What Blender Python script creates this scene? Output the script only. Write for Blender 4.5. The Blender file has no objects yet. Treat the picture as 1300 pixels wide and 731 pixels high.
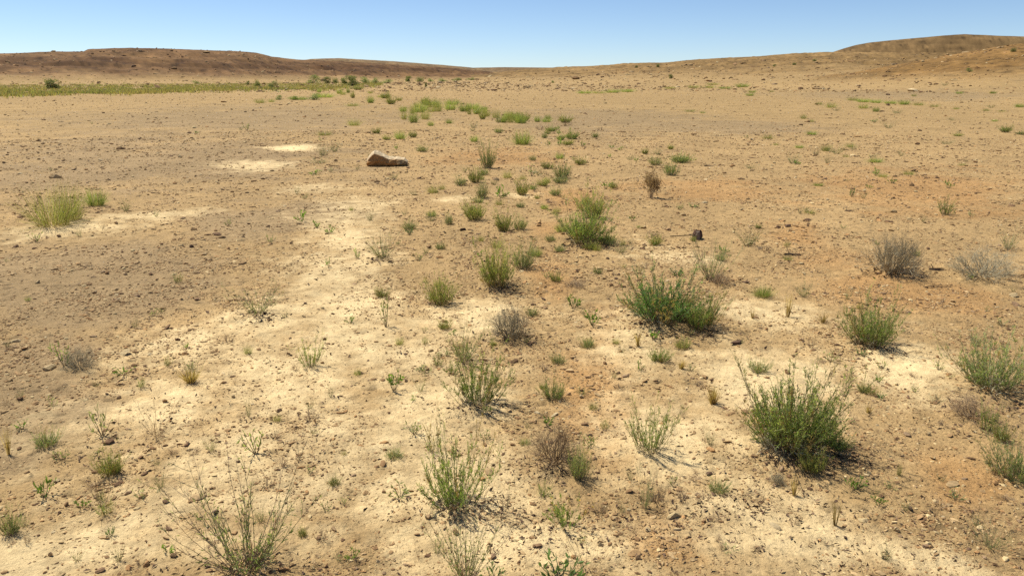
import bpy, math
import numpy as np
from mathutils import Vector, Matrix

S = bpy.context.scene
COL = S.collection
R = math.radians
rng = np.random.default_rng(11)

# ------------------------------------------------------------------ camera
PW, PH, F = 1300.0, 731.0, 1011.0
HOR = 100.0
PITCH = math.atan((PH / 2 - HOR) / F)
CAMZ = 1.6
FWD = np.array([0, math.cos(PITCH), -math.sin(PITCH)])
UPV = np.array([0, math.sin(PITCH), math.cos(PITCH)])
cam_d = bpy.data.cameras.new('camera')
cam_d.sensor_width = 36.0
cam_d.lens = 36.0 * F / PW
cam_d.clip_start = 0.05
cam_d.clip_end = 20000
cam = bpy.data.objects.new('camera', cam_d)
cam.location = (0, 0, CAMZ)
cam.rotation_euler = (math.pi / 2 - PITCH, 0, 0)
COL.objects.link(cam)
S.camera = cam


def ray(u, v):
    d = np.array([(u - PW / 2) / F, 0, 0]) + FWD + UPV * ((PH / 2 - v) / F)
    return d / np.linalg.norm(d)


def azel(u, v):
    d = ray(u, v)
    return math.atan2(d[0], d[1]), math.atan2(d[2], math.hypot(d[0], d[1]))


# ------------------------------------------------------------------ noise
_prm = np.random.default_rng(5).permutation(512).astype(np.int64)
_ga = np.random.default_rng(6).uniform(0, 2 * np.pi, 512)
_gx, _gy = np.cos(_ga), np.sin(_ga)


def perlin(x, y, seed=0):
    xi = np.floor(x).astype(np.int64); yi = np.floor(y).astype(np.int64)
    xf = x - xi; yf = y - yi
    u = xf * xf * xf * (xf * (xf * 6 - 15) + 10); v = yf * yf * yf * (yf * (yf * 6 - 15) + 10)

    def g(ix, iy, dx, dy):
        h = _prm[(_prm[(ix + seed * 37) & 511] + iy) & 511]
        return _gx[h] * dx + _gy[h] * dy
    a = g(xi, yi, xf, yf); b = g(xi + 1, yi, xf - 1, yf)
    c = g(xi, yi + 1, xf, yf - 1); d = g(xi + 1, yi + 1, xf - 1, yf - 1)
    return (a + u * (b - a)) * (1 - v) + (c + u * (d - c)) * v


def fbm(x, y, scale, octs=4, seed=0, gain=0.5):
    out = 0; amp = 1.0; tot = 0
    x = x / scale; y = y / scale
    for i in range(octs):
        out = out + amp * perlin(x + 13.7 * i, y - 7.3 * i, seed + i)
        tot += amp; amp *= gain; x = x * 2.03; y = y * 2.03
    return out / tot * 1.5


def sstep(t):
    t = np.clip(t, 0, 1)
    return t * t * (3 - 2 * t)


# ------------------------------------------------------------------ terrain
def curve(pts):
    a = [azel(u, v) for u, v in pts]
    return np.array([p[0] for p in a]), np.array([p[1] for p in a])


# each: crest outline (bearing -> elevation), foot distance, crest distance, profile power
HILLS = {
    'left': (curve([(-900, 88), (-400, 80), (-150, 72), (0, 68), (60, 66), (106, 65.5), (112, 62.5), (165, 60.5), (230, 62.5), (300, 65), (325, 67), (345, 72), (380, 76), (430, 78), (500, 82), (560, 85.5), (620, 91), (680, 98), (760, 103)]),
             lambda u: np.interp(u, [-900, 0, 300, 480, 700], [220, 225, 260, 330, 480]),
             lambda u: np.interp(u, [-900, 0, 300, 480, 700], [370, 380, 420, 520, 800]), 0.8),
    'left_far': (curve([(300, 100), (360, 80), (395, 75), (430, 74), (500, 78), (560, 82.5), (605, 86.5), (640, 90), (720, 97), (800, 103)]),
                 lambda u: 620 + 0 * u, lambda u: 900 + 0 * u, 0.9),
    'saddle': (curve([(420, 100), (540, 90), (590, 86.5), (640, 85.5), (690, 86), (720, 86.2), (760, 88), (900, 95), (1000, 104)]),
               lambda u: 1100 + 0 * u, lambda u: 1500 + 0 * u, 0.9),
    'right': (curve([(520, 104), (600, 95.5), (660, 89), (700, 86.3), (730, 85), (790, 82), (800, 81), (850, 79.5), (880, 76), (960, 72), (1010, 68), (1060, 66.5), (1120, 67), (1200, 69), (1300, 73), (1500, 76), (1900, 80)]),
              lambda u: np.interp(u, [520, 650, 800, 1000, 1300], [300, 250, 190, 160, 150]),
              lambda u: np.interp(u, [520, 650, 800, 1000, 1300], [800, 760, 700, 640, 560]), 0.95),
    'mesa': (curve([(1000, 95), (1040, 72), (1058, 66), (1072, 61.5), (1086, 57.5), (1104, 54), (1150, 49.5), (1200, 45), (1225, 43.5), (1260, 45), (1300, 46.5), (1400, 46), (1600, 50), (1900, 62)]),
             lambda u: 780 + 0 * u, lambda u: 900 + 0 * u, 0.7),
    'orange': (curve([(950, 108), (1020, 101), (1080, 93), (1130, 84), (1180, 75), (1225, 66.5), (1262, 60), (1300, 55), (1360, 49), (1450, 45), (1600, 46), (1900, 60)]),
               lambda u: np.interp(u, [950, 1100, 1300, 1600], [150, 125, 105, 90]),
               lambda u: np.interp(u, [950, 1100, 1300, 1600], [210, 225, 235, 230]), 0.85),
}


def hills(x, y):
    """height of the hills, and how much of each hill there is"""
    r = np.hypot(x, y) + 1e-6
    az = np.arctan2(x, y)
    uu = PW / 2 + F * np.tan(np.clip(az, -1.2, 1.2))   # bearing, written in pixels of the crest outlines
    z = np.zeros_like(x); w = {}; relief = np.zeros_like(x)
    fade = sstep((1.25 - np.abs(az)) / 0.35)
    for i, (k, (crest, r0f, r1f, pw)) in enumerate(HILLS.items()):
        el = np.interp(az, crest[0], crest[1])
        r0 = r0f(uu) * (1 + 0.10 * fbm(az * 6, az * 0 + i, 1, 3, 20 + i)); r1 = r1f(uu)
        H = CAMZ + r1 * np.tan(el)
        t = (r - r0) / np.maximum(r1 - r0, 1)
        tt = np.clip(t, 0, 1)
        prof = (tt ** 1.25 * (1 - 0.35 * tt) / 0.65) ** (1 / max(pw, .5) * 0.9)
        prof = np.minimum(prof, 1)
        hz = np.maximum(H, 0) * prof
        # gullies and ledges on the slope
        rel = 4 * tt * (1 - tt)
        hz = hz + rel * np.maximum(H, 0) * (0.10 * fbm(x, y, 60, 4, 40 + i) - 0.06 * np.abs(fbm(x, y, 34, 3, 60 + i)))
        if k in ('left', 'left_far', 'mesa'):
            stp = 2.4 if k == 'left' else 4.0
            q = hz / stp + .5 * fbm(x, y, 70, 3, 170 + i)
            fr = q - np.floor(q)
            led = (np.floor(q) + sstep((fr - .62) / .38) - .5 * fbm(x, y, 70, 3, 170 + i)) * stp
            hz = np.where(tt < 1, hz + .5 * np.clip(np.abs(rel), 0, 1) * (led - hz), hz)
        back = np.clip((r - r1) / r1, 0, 1)
        hz = hz * (1 - 0.55 * sstep(back * 1.2))
        hz = np.where(H > 0, hz, 0) * fade
        w[k] = np.where((H > 0.3) & (hz > z - 0.2), sstep(t * 2.6 * (1 + .6 * fbm(x, y, 22, 4, 151))) * sstep(hz / 3.5), 0) * fade
        for kk in w:
            if kk != k:
                w[kk] = w[kk] * (1 - w[k])
        relief = np.where(hz >= z, np.clip(rel + .12, 0, 1) * (tt > 0) * (H > 0.3), relief)
        z = np.maximum(z, hz)
    hills.relief = relief
    return z, w


# sand heaped round the feet of the larger shrubs: pixel of the foot, width
MOUNDS = []
for _u, _v, _w, _h in [(1005, 560, 170, .05), (578, 640, 120, .03), (606, 512, 110, .03), (824, 572, 80, .02), (1258, 485, 130, .035), (703, 588, 120, .03), (850, 402, 170, .05), (1105, 432, 100, .035), (650, 426, 90, .03), (635, 360, 80, .03), (1130, 342, 110, .04), (1248, 347, 110, .035), (743, 303, 90, .045), (75, 280, 120, .05), (327, 398, 90, .025), (312, 725, 150, .03), (1235, 530, 90, .03), (102, 464, 70, .02)]:
    _d = ray(_u, _v); _t = CAMZ / -_d[2]
    MOUNDS.append((_d[0] * _t, _d[1] * _t, _w / F * _t * .5, _h))


def ground_z(x, y, fine=True):
    x = np.asarray(x, float); y = np.asarray(y, float)
    r = np.hypot(x, y)
    if r.max() < 84:
        z, w_ = np.zeros_like(x), {}
    else:
        z, w_ = hills(x, y)
    far = r > 90
    if far.any():
        hill = np.zeros_like(x)
        for k in w_:
            hill = np.maximum(hill, w_[k])
        xf, yf = x[far], y[far]
        dz = np.zeros_like(x)
        dz[far] = (2.4 * fbm(xf, yf, 16, 5, 121, .62) - 1.1 * np.abs(fbm(xf, yf, 38, 4, 131, .6))) * np.clip(r[far] / 500, .2, 1)
        z = z + dz * hill * hills.relief
    near = np.clip(1 - r / 40, 0, 1)
    z = z + 0.10 * fbm(x, y, 14, 3, 1) * sstep((r - 2) / 14) * np.clip(1.6 - r / 100, 0.12, 1)
    z = z + 0.016 * fbm(x, y, 0.9, 3, 3) * near
    if r.min() < 16:
        lump = 1 + .5 * fbm(x, y, .16, 3, 241)
        for mx, my, ms, mh in MOUNDS:
            z = z + mh * np.exp(-((x - mx) ** 2 + (y - my) ** 2) / (ms * ms)) * lump
    if fine:
        z = z + near * (0.014 * fbm(x, y, 0.22, 4, 5, 0.62) + 0.0055 * fbm(x, y, 0.05, 3, 9, .6))
    return z


_rm = np.exp(np.linspace(math.log(1.2), math.log(2600), 420))


def at(u, v):
    """the spot on the ground seen at that pixel of the photograph"""
    d = ray(u, v)
    h = math.hypot(d[0], d[1])
    flat = CAMZ / max(-d[2] / h, 1e-4)
    rm = _rm if flat > 60 else np.linspace(flat * .85, flat * 1.12, 24)
    for n in (30, 30, 0):
        x = rm * d[0] / h; y = rm * d[1] / h; zr = CAMZ + rm * d[2] / h
        g = ground_z(x, y)
        i = int(np.argmax(zr < g)) if (zr < g).any() else len(rm) - 1
        if n:
            rm = np.linspace(rm[max(i - 1, 0)], rm[i], n)
    return np.array([x[i], y[i], g[i]])


def ppm(p):
    return F / float(np.dot(p - np.array([0, 0, CAMZ]), FWD))


# ------------------------------------------------------------------ ground colour fields (bearing / log distance ellipses, ragged by noise)
SAND = [(110, 700, 290, 80), (330, 620, 240, 95), (410, 470, 60, 110), (430, 400, 90, 80), (440, 300, 60, 50), (330, 410, 90, 40), (200, 520, 110, 60), (560, 520, 120, 110), (400, 240, 70, 12), (350, 490, 150, 70), (240, 435, 110, 42), (470, 545, 170, 80), (500, 440, 120, 60), (430, 342, 100, 28),
        (455, 262, 85, 14), (330, 210, 70, 8, 1.35), (372, 188, 50, 6, 1.5), (600, 400, 80, 38), (560, 610, 160, 85), (650, 690, 170, 60), (790, 440, 75, 48),
        (850, 322, 90, 24), (965, 480, 120, 50), (860, 570, 110, 60), (1000, 670, 190, 60), (1150, 470, 75, 40), (1150, 705, 170, 45), (90, 292, 120, 10),
        (580, 255, 40, 8), (960, 395, 80, 22), (660, 250, 30, 5), (300, 560, 120, 40), (200, 275, 110, 8)]
ORANGE = [(745, 500, 62, 75), (705, 345, 60, 38), (765, 430, 38, 50), (690, 300, 40, 22), (1130, 372, 190, 36), (1215, 600, 90, 62), (900, 245, 180, 22),
          (720, 255, 60, 18), (1050, 330, 110, 30), (780, 560, 50, 60), (640, 200, 130, 16), (1150, 240, 190, 40), (850, 680, 60, 40), (1010, 300, 80, 22)]
GREY = [(760, 152, 170, 20), (930, 160, 150, 12), (200, 205, 290, 45), (100, 370, 210, 90), (1150, 121, 220, 7), (60, 480, 130, 90), (300, 150, 280, 22), (350, 280, 130, 24), (20, 560, 80, 60)]


def _ell(lst):
    out = []
    for u, v, ru, rv, *wt in lst:
        a0 = azel(u, v); a1 = azel(u + ru, v)
        e0 = azel(u, min(v + rv, 725))[1]; e1 = azel(u, max(v - rv, HOR + 2))[1]
        ln = lambda e: math.log(CAMZ / math.tan(max(-e, 1e-3)))
        out.append((a0[0], ln(a0[1]), abs(a1[0] - a0[0]), max(abs(ln(e1) - ln(e0)) / 2, 0.02), wt[0] if wt else 1.0))
    return out


SAND_E, ORANGE_E, GREY_E = _ell(SAND), _ell(ORANGE), _ell(GREY)


def field(E, az, lr, sh=1.0):
    m = np.zeros_like(az)
    r = np.exp(lr); x, y = r * np.sin(az), r * np.cos(az)
    wa = fbm(x, y, .9, 5, 181, .65); wl = fbm(x, y, 1.1, 5, 191, .65)
    for a, l, ra, rl, wt in E:
        d = ((az - a) / ra + .75 * wa) ** 2 + ((lr - l) / rl + .75 * wl) ** 2
        m = np.maximum(m, wt * np.exp(-d * 1.1 * sh))
    return m


def masks(x, y):
    r = np.hypot(x, y) + 1e-6
    az = np.arctan2(x, y); lr = np.log(r)
    n1 = fbm(x, y, 1.6, 5, 71, 0.6); n2 = fbm(x, y, 0.45, 4, 77, 0.6); n3 = fbm(x, y, 5.0, 4, 83)
    nb = 0.55 * n1 + 0.35 * n2
    sand = field(SAND_E, az, lr)
    base = np.clip(0.24 - r / 60, -0.1, 0.24)          # the near ground is sandier all over
    n4 = fbm(x, y, 0.16, 3, 87, 0.65)
    sand = sstep((0.70 * sand + base + 0.50 * nb + 0.40 * n4 + 0.26 * n3 - 0.24) / 0.82)
    sand = sand * np.clip(1.25 - r / 90, .5, 1)
    orange = sstep((field(ORANGE_E, az, lr) + 0.5 * nb + 0.4 * n3 - 0.35) / 0.6)
    grey = sstep((field(GREY_E, az, lr) + 0.45 * nb + 0.45 * n3 - 0.25) / 0.6)
    return sand, orange, grey, n1, n2, n3


# linear albedos
C_TAN = np.array([.392, .258, .115]); C_SAND = np.array([.700, .525, .275]); C_OR = np.array([.395, .220, .084]); C_GREY = np.array([.312, .214, .108])
C_LEFT = np.array([.190, .106, .044]); C_LDARK = np.array([.066, .031, .012]); C_RIGHT = np.array([.200, .122, .046]); C_ORHILL = np.array([.255, .142, .046]); C_MESA = np.array([.185, .114, .047])


def mixc(a, b, t):
    return a * (1 - t[:, None]) + b * t[:, None]


def ground_colour(x, y, z, w):
    sand, orange, grey, n1, n2, n3 = masks(x, y)
    r = np.hypot(x, y)
    c = np.tile(C_TAN, (len(x), 1))
    c = mixc(c, C_GREY, grey * 0.9)
    c = mixc(c, C_OR, orange * 0.75)
    c = mixc(c, C_SAND, sand)
    big = fbm(x, y, 45, 4, 91)
    c = c * (1 + 0.10 * fbm(x, y, 0.11, 3, 93, .65)[:, None] * np.clip(1.3 - r / 20, 0, 1)[:, None]) * (1 + 0.13 * fbm(x, y, 2.6, 4, 95, .65)[:, None])
    c = c * (1 - np.array([.10, .095, .12]) * sstep((r - 12) / 35)[:, None])
    c = c * (1 + 0.16 * big[:, None] * np.clip(r / 30, 0, 1)[:, None])
    strata = fbm(x * 0.15 + z * 6, y * 0.15 - z * 5, 8, 4, 97)
    rough = fbm(x, y, 14, 5, 99, 0.75) + .5 * fbm(x, y, 60, 3, 101)
    for k, base, dark in (('left', C_LEFT, C_LDARK), ('left_far', np.array([.22, .145, .068]), np.array([.12, .07, .035])), ('saddle', np.array([.19, .12, .055]), np.array([.12, .07, .035])),
                          ('right', C_RIGHT, np.array([.11, .068, .025])), ('mesa', C_MESA, np.array([.075, .045, .018])), ('orange', C_ORHILL, np.array([.10, .058, .018]))):
        cc = mixc(np.tile(base, (len(x), 1)), dark, np.clip(0.30 + 0.9 * rough + 0.55 * strata - (0.12 if k in ('right',) else 0.0), 0, 1) * 0.85)
        if k == 'left':   # dark ledge band half way up, pale scree below
            band = np.exp(-((z - 7.2 - 1.2 * fbm(x, y, 50, 3, 55)) / 2.2) ** 2)
            cc = mixc(cc, C_LDARK, np.clip(band * (0.5 + 0.9 * rough + .4 * strata), 0, 0.9))
            low = sstep(1 - z / 5.0)
            cc = mixc(cc, np.array([.215, .118, .052]), low * 0.7)
        if k == 'mesa':   # sunlit top and shaded scarp put into the colour: paler to the right
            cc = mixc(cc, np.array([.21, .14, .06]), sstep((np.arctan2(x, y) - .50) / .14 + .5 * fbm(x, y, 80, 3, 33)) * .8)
        if k == 'right':
            cc = mixc(cc, np.array([.27, .168, .066]), np.clip(0.3 + 1.2 * fbm(x, y, 120, 3, 31), 0, .8))
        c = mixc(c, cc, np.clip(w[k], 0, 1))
    hill = np.zeros_like(x)
    for k in w:
        hill = np.maximum(hill, w[k])
    spk = fbm(x, y, 3.2, 3, 105, .8)
    # rills running downslope and thin beds following the contour
    azr = np.arctan2(x, y) * 300
    rill = fbm(azr / 4.5, r / 15, 1, 4, 221, .7); bed = fbm(azr / 45, z / .8, 1, 4, 231, .65)
    tex = np.clip(.75 * rill + .55 * bed * np.clip(z / 2, 0, 1), -.75, .75)
    c = c * (1 + (hill * tex * .85)[:, None])
    c = c * (1 - (hill * np.clip((spk - .18) * 3.0, 0, .55))[:, None]) * (1 + (hill * np.clip((-spk - .22) * 1.5, 0, .3))[:, None])
    stony = np.clip(1 - sand * 0.85, 0.1, 1)
    return np.clip(c, 0.01, 0.9), stony * (1 - .4 * hill)


# ------------------------------------------------------------------ mesh helpers
def mesh_from(name, verts, faces_flat, loop_tot, cols=None, mats=(), mat_idx=None, smooth=False, uvc=None):
    me = bpy.data.meshes.new(name)
    nv = len(verts); nl = len(faces_flat); nf = len(loop_tot)
    me.vertices.add(nv); me.loops.add(nl); me.polygons.add(nf)
    me.vertices.foreach_set('co', np.ascontiguousarray(verts, np.float32).ravel())
    me.loops.foreach_set('vertex_index', np.ascontiguousarray(faces_flat, np.int32))
    lt = np.asarray(loop_tot, np.int32)
    ls = np.concatenate([[0], np.cumsum(lt)[:-1]]).astype(np.int32)
    me.polygons.foreach_set('loop_start', ls)
    me.polygons.foreach_set('loop_total', lt)
    me.polygons.foreach_set('use_smooth', np.full(nf, smooth, bool))
    if mat_idx is not None:
        me.polygons.foreach_set('material_index', np.asarray(mat_idx, np.int32))
    for m in mats:
        me.materials.append(m)
    if cols is not None:
        a = me.attributes.new('tint', 'FLOAT_COLOR', 'POINT')
        c4 = np.ones((nv, 4), np.float32); c4[:, :cols.shape[1]] = cols
        a.data.foreach_set('color', c4.ravel())
    me.update(calc_edges=True)
    me.validate()
    return me


def link(name, me, parent=None):
    o = bpy.data.objects.new(name, me)
    COL.objects.link(o)
    if parent is not None:
        o.parent = parent
    return o


class Acc:
    def __init__(self):
        self.v = []; self.f = []; self.lt = []; self.c = []; self.n = 0

    def add(self, v, f, c):
        """v (n,3), f (m,k) local indices, c (n,3)"""
        self.v.append(v); self.c.append(c)
        self.f.append((f + self.n).ravel()); self.lt.append(np.full(len(f), f.shape[1]))
        self.n += len(v)

    def tube(self, pts, r0, r1, c0, c1):
        pts = np.asarray(pts); n = len(pts)
        t = np.gradient(pts, axis=0)
        t /= np.linalg.norm(t, axis=1)[:, None] + 1e-9
        ref = np.array([0.31, 0.93, 0.17])
        a = np.cross(t, ref); a /= np.linalg.norm(a, axis=1)[:, None] + 1e-9
        b = np.cross(t, a)
        rr = np.linspace(r0, r1, n)[:, None]
        ring = np.stack([pts + rr * (math.cos(q) * a + math.sin(q) * b) for q in (0, 2.094, 4.189)], axis=1)
        v = ring.reshape(-1, 3)
        i = np.arange(n - 1)[:, None] * 3
        f = np.concatenate([np.concatenate([i + j, i + (j + 1) % 3, i + 3 + (j + 1) % 3, i + 3 + j], axis=1) for j in range(3)])
        s = np.linspace(0, 1, n)[:, None]
        c = np.repeat(np.asarray(c0) * (1 - s) + np.asarray(c1) * s, 3, axis=0)
        self.add(v, f, c)

    def leaves(self, p, d, ln, wd, c, rg, cup=0.25):
        m = len(p)
        if m == 0:
            return
        d = d / (np.linalg.norm(d, axis=1)[:, None] + 1e-9)
        rv = rg.normal(size=(m, 3))
        s = np.cross(d, rv); s /= np.linalg.norm(s, axis=1)[:, None] + 1e-9
        nrm = np.cross(d, s)
        ln = np.broadcast_to(ln, (m,))[:, None]; wd = np.broadcast_to(wd, (m,))[:, None]
        mid = p + d * ln * 0.5 + nrm * ln * cup * 0.4
        tip = p + d * ln - nrm * ln * cup * 0.15
        v = np.stack([p, mid + s * wd / 2, tip, mid - s * wd / 2], axis=1).reshape(-1, 3)
        f = np.arange(m)[:, None] * 4 + np.array([[0, 1, 2, 3]])
        self.add(v, f, np.repeat(c, 4, axis=0))

    def blob(self, p, s, c, rg):
        """small octahedra: buds, seeds"""
        m = len(p)
        if m == 0:
            return
        o = np.array([[1, 0, 0], [-1, 0, 0], [0, 1, 0], [0, -1, 0], [0, 0, 1.3], [0, 0, -1.3]])
        s = np.broadcast_to(s, (m,))
        v = (p[:, None, :] + o[None] * s[:, None, None] * rg.uniform(.7, 1.3, (m, 6, 1))).reshape(-1, 3)
        t = np.array([[0, 2, 4], [2, 1, 4], [1, 3, 4], [3, 0, 4], [2, 0, 5], [1, 2, 5], [3, 1, 5], [0, 3, 5]])
        f = (np.arange(m)[:, None, None] * 6 + t[None]).reshape(-1, 3)
        self.add(v, f, np.repeat(c, 6, axis=0))

    def arrays(self):
        return np.concatenate(self.v), np.concatenate(self.f), np.concatenate(self.lt), np.concatenate(self.c)


# ------------------------------------------------------------------ materials
def new_mat(name):
    m = bpy.data.materials.new(name); m.use_nodes = True
    nt = m.node_tree
    for n in list(nt.nodes):
        nt.nodes.remove(n)
    return m, nt, nt.nodes, nt.links


def mat_plant(name, transl=0.35, rough=0.6, spec=0.3, gain=1.0):
    m, nt, N, L = new_mat(name)
    out = N.new('ShaderNodeOutputMaterial')
    at_ = N.new('ShaderNodeAttribute'); at_.attribute_name = 'tint'
    oi = N.new('ShaderNodeObjectInfo')
    hsv = N.new('ShaderNodeHueSaturation')
    mr = N.new('ShaderNodeMapRange'); mr.inputs['To Min'].default_value = 0.8 * gain; mr.inputs['To Max'].default_value = 1.2 * gain
    L.new(oi.outputs['Random'], mr.inputs['Value']); L.new(mr.outputs['Result'], hsv.inputs['Value'])
    L.new(at_.outputs['Color'], hsv.inputs['Color'])
    p = N.new('ShaderNodeBsdfPrincipled'); p.inputs['Roughness'].default_value = rough; p.inputs['Specular IOR Level'].default_value = spec
    L.new(hsv.outputs['Color'], p.inputs['Base Color'])
    if transl > 0:
        t = N.new('ShaderNodeBsdfTranslucent'); mx = N.new('ShaderNodeMixShader'); mx.inputs['Fac'].default_value = transl
        g = N.new('ShaderNodeMix'); g.data_type = 'RGBA'; g.blend_type = 'MULTIPLY'; g.inputs['Factor'].default_value = 1
        g.inputs['B'].default_value = (1.5, 1.5, 0.7, 1)
        L.new(hsv.outputs['Color'], g.inputs['A']); L.new(g.outputs['Result'], t.inputs['Color'])
        L.new(p.outputs['BSDF'], mx.inputs[1]); L.new(t.outputs['BSDF'], mx.inputs[2]); L.new(mx.outputs['Shader'], out.inputs['Surface'])
    else:
        L.new(p.outputs['BSDF'], out.inputs['Surface'])
    return m


M_LEAF = mat_plant('leaf_green', 0.50, 0.55, 0.35)
M_TWIG = mat_plant('dry_stem', 0.0, 0.8, 0.2)
M_FLOWER = mat_plant('yellow_petal', 0.3, 0.6, 0.2)


def mat_stone():
    m, nt, N, L = new_mat('stone')
    out = N.new('ShaderNodeOutputMaterial'); p = N.new('ShaderNodeBsdfPrincipled'); p.inputs['Roughness'].default_value = 0.9; p.inputs['Specular IOR Level'].default_value = 0.2
    a = N.new('ShaderNodeAttribute'); a.attribute_name = 'tint'
    g = N.new('ShaderNodeNewGeometry')
    n = N.new('ShaderNodeTexNoise'); n.inputs['Scale'].default_value = 90; n.inputs['Detail'].default_value = 4
    L.new(g.outputs['Position'], n.inputs['Vector'])
    mr = N.new('ShaderNodeMapRange'); mr.inputs['From Min'].default_value = .3; mr.inputs['From Max'].default_value = .7; mr.inputs['To Min'].default_value = .72; mr.inputs['To Max'].default_value = 1.25
    L.new(n.outputs['Fac'], mr.inputs['Value'])
    mx = N.new('ShaderNodeMix'); mx.data_type = 'RGBA'; mx.blend_type = 'MULTIPLY'; mx.inputs['Factor'].default_value = 1
    L.new(a.outputs['Color'], mx.inputs['A']); L.new(mr.outputs['Result'], mx.inputs['B'])
    L.new(mx.outputs['Result'], p.inputs['Base Color'])
    b = N.new('ShaderNodeBump'); b.inputs['Strength'].default_value = .4; b.inputs['Distance'].default_value = .004
    L.new(n.outputs['Fac'], b.inputs['Height']); L.new(b.outputs['Normal'], p.inputs['Normal'])
    L.new(p.outputs['BSDF'], out.inputs['Surface'])
    return m


M_STONE = mat_stone()


def mat_ground():
    m, nt, N, L = new_mat('desert_ground')
    out = N.new('ShaderNodeOutputMaterial'); p = N.new('ShaderNodeBsdfPrincipled'); p.inputs['Roughness'].default_value = 0.95; p.inputs['Specular IOR Level'].default_value = 0.1
    a = N.new('ShaderNodeAttribute'); a.attribute_name = 'tint'
    st = N.new('ShaderNodeAttribute'); st.attribute_name = 'stony'
    g = N.new('ShaderNodeNewGeometry')

    def noise(sc, det=4, rough=.55):
        n = N.new('ShaderNodeTexNoise'); n.inputs['Scale'].default_value = sc; n.inputs['Detail'].default_value = det; n.inputs['Roughness'].default_value = rough
        L.new(g.outputs['Position'], n.inputs['Vector']); return n.outputs['Fac']

    def rng_(x, a0, a1, b0, b1):
        r = N.new('ShaderNodeMapRange'); r.inputs['From Min'].default_value = a0; r.inputs['From Max'].default_value = a1; r.inputs['To Min'].default_value = b0; r.inputs['To Max'].default_value = b1
        L.new(x, r.inputs['Value']); return r.outputs['Result']

    def mul(x, y, fac=None):
        mx = N.new('ShaderNodeMix'); mx.data_type = 'RGBA'; mx.blend_type = 'MULTIPLY'; mx.inputs['Factor'].default_value = 1
        L.new(x, mx.inputs['A']); L.new(y, mx.inputs['B'])
        if fac is not None:
            L.new(fac, mx.inputs['Factor'])
        return mx.outputs['Result']

    def math_(op, x, y):
        q = N.new('ShaderNodeMath'); q.operation = op
        for i, z in enumerate((x, y)):
            if isinstance(z, (int, float)):
                q.inputs[i].default_value = z
            else:
                L.new(z, q.inputs[i])
        return q.outputs[0]

    def vor(sc, rand=1.0):
        w = N.new('ShaderNodeTexVoronoi'); w.inputs['Scale'].default_value = sc; w.inputs['Randomness'].default_value = rand
        L.new(g.outputs['Position'], w.inputs['Vector']); return w

    c = a.outputs['Color']
    c = mul(c, rng_(noise(0.7, 5, .6), .3, .7, .86, 1.14))
    c = mul(c, rng_(noise(9, 5, .65), .3, .7, .84, 1.16))
    c = mul(c, rng_(noise(70, 3, .6), .3, .7, .86, 1.14))
    heights = []
    for sc, lo, hi, amt in ((95, .62, 1.30, 1.0), (34, .60, 1.25, .9), (9, .62, 1.22, .75)):
        v = vor(sc)
        sep = N.new('ShaderNodeSeparateColor'); L.new(v.outputs['Color'], sep.inputs['Color'])
        pick = rng_(sep.outputs[0], 0.0, 1.0, lo, hi)
        # only some of the cells are stones
        isst = math_('GREATER_THAN', sep.outputs[1], 0.55)
        core = math_('LESS_THAN', v.outputs['Distance'], 0.42)
        fac = math_('MULTIPLY', math_('MULTIPLY', isst, core), math_('MULTIPLY', st.outputs['Fac'], amt))
        comb = N.new('ShaderNodeCombineColor')
        for k in range(3):
            L.new(pick, comb.inputs[k])
        c = mul(c, comb.outputs['Color'], fac)
        heights.append((math_('MULTIPLY', fac, math_('SUBTRACT', 0.45, v.outputs['Distance'])), 0.5 / sc))
    L.new(c, p.inputs['Base Color'])
    tot = math_('ADD', math_('MULTIPLY', noise(45, 6, .75), .012), math_('MULTIPLY', noise(5, 5, .65), .035))
    for h, k in heights:
        tot = math_('ADD', tot, math_('MULTIPLY', h, k * 1.2))
    b = N.new('ShaderNodeBump'); b.inputs['Strength'].default_value = 1.0; b.inputs['Distance'].default_value = 1.0
    L.new(tot, b.inputs['Height']); L.new(b.outputs['Normal'], p.inputs['Normal'])
    L.new(p.outputs['BSDF'], out.inputs['Surface'])
    return m


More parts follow.
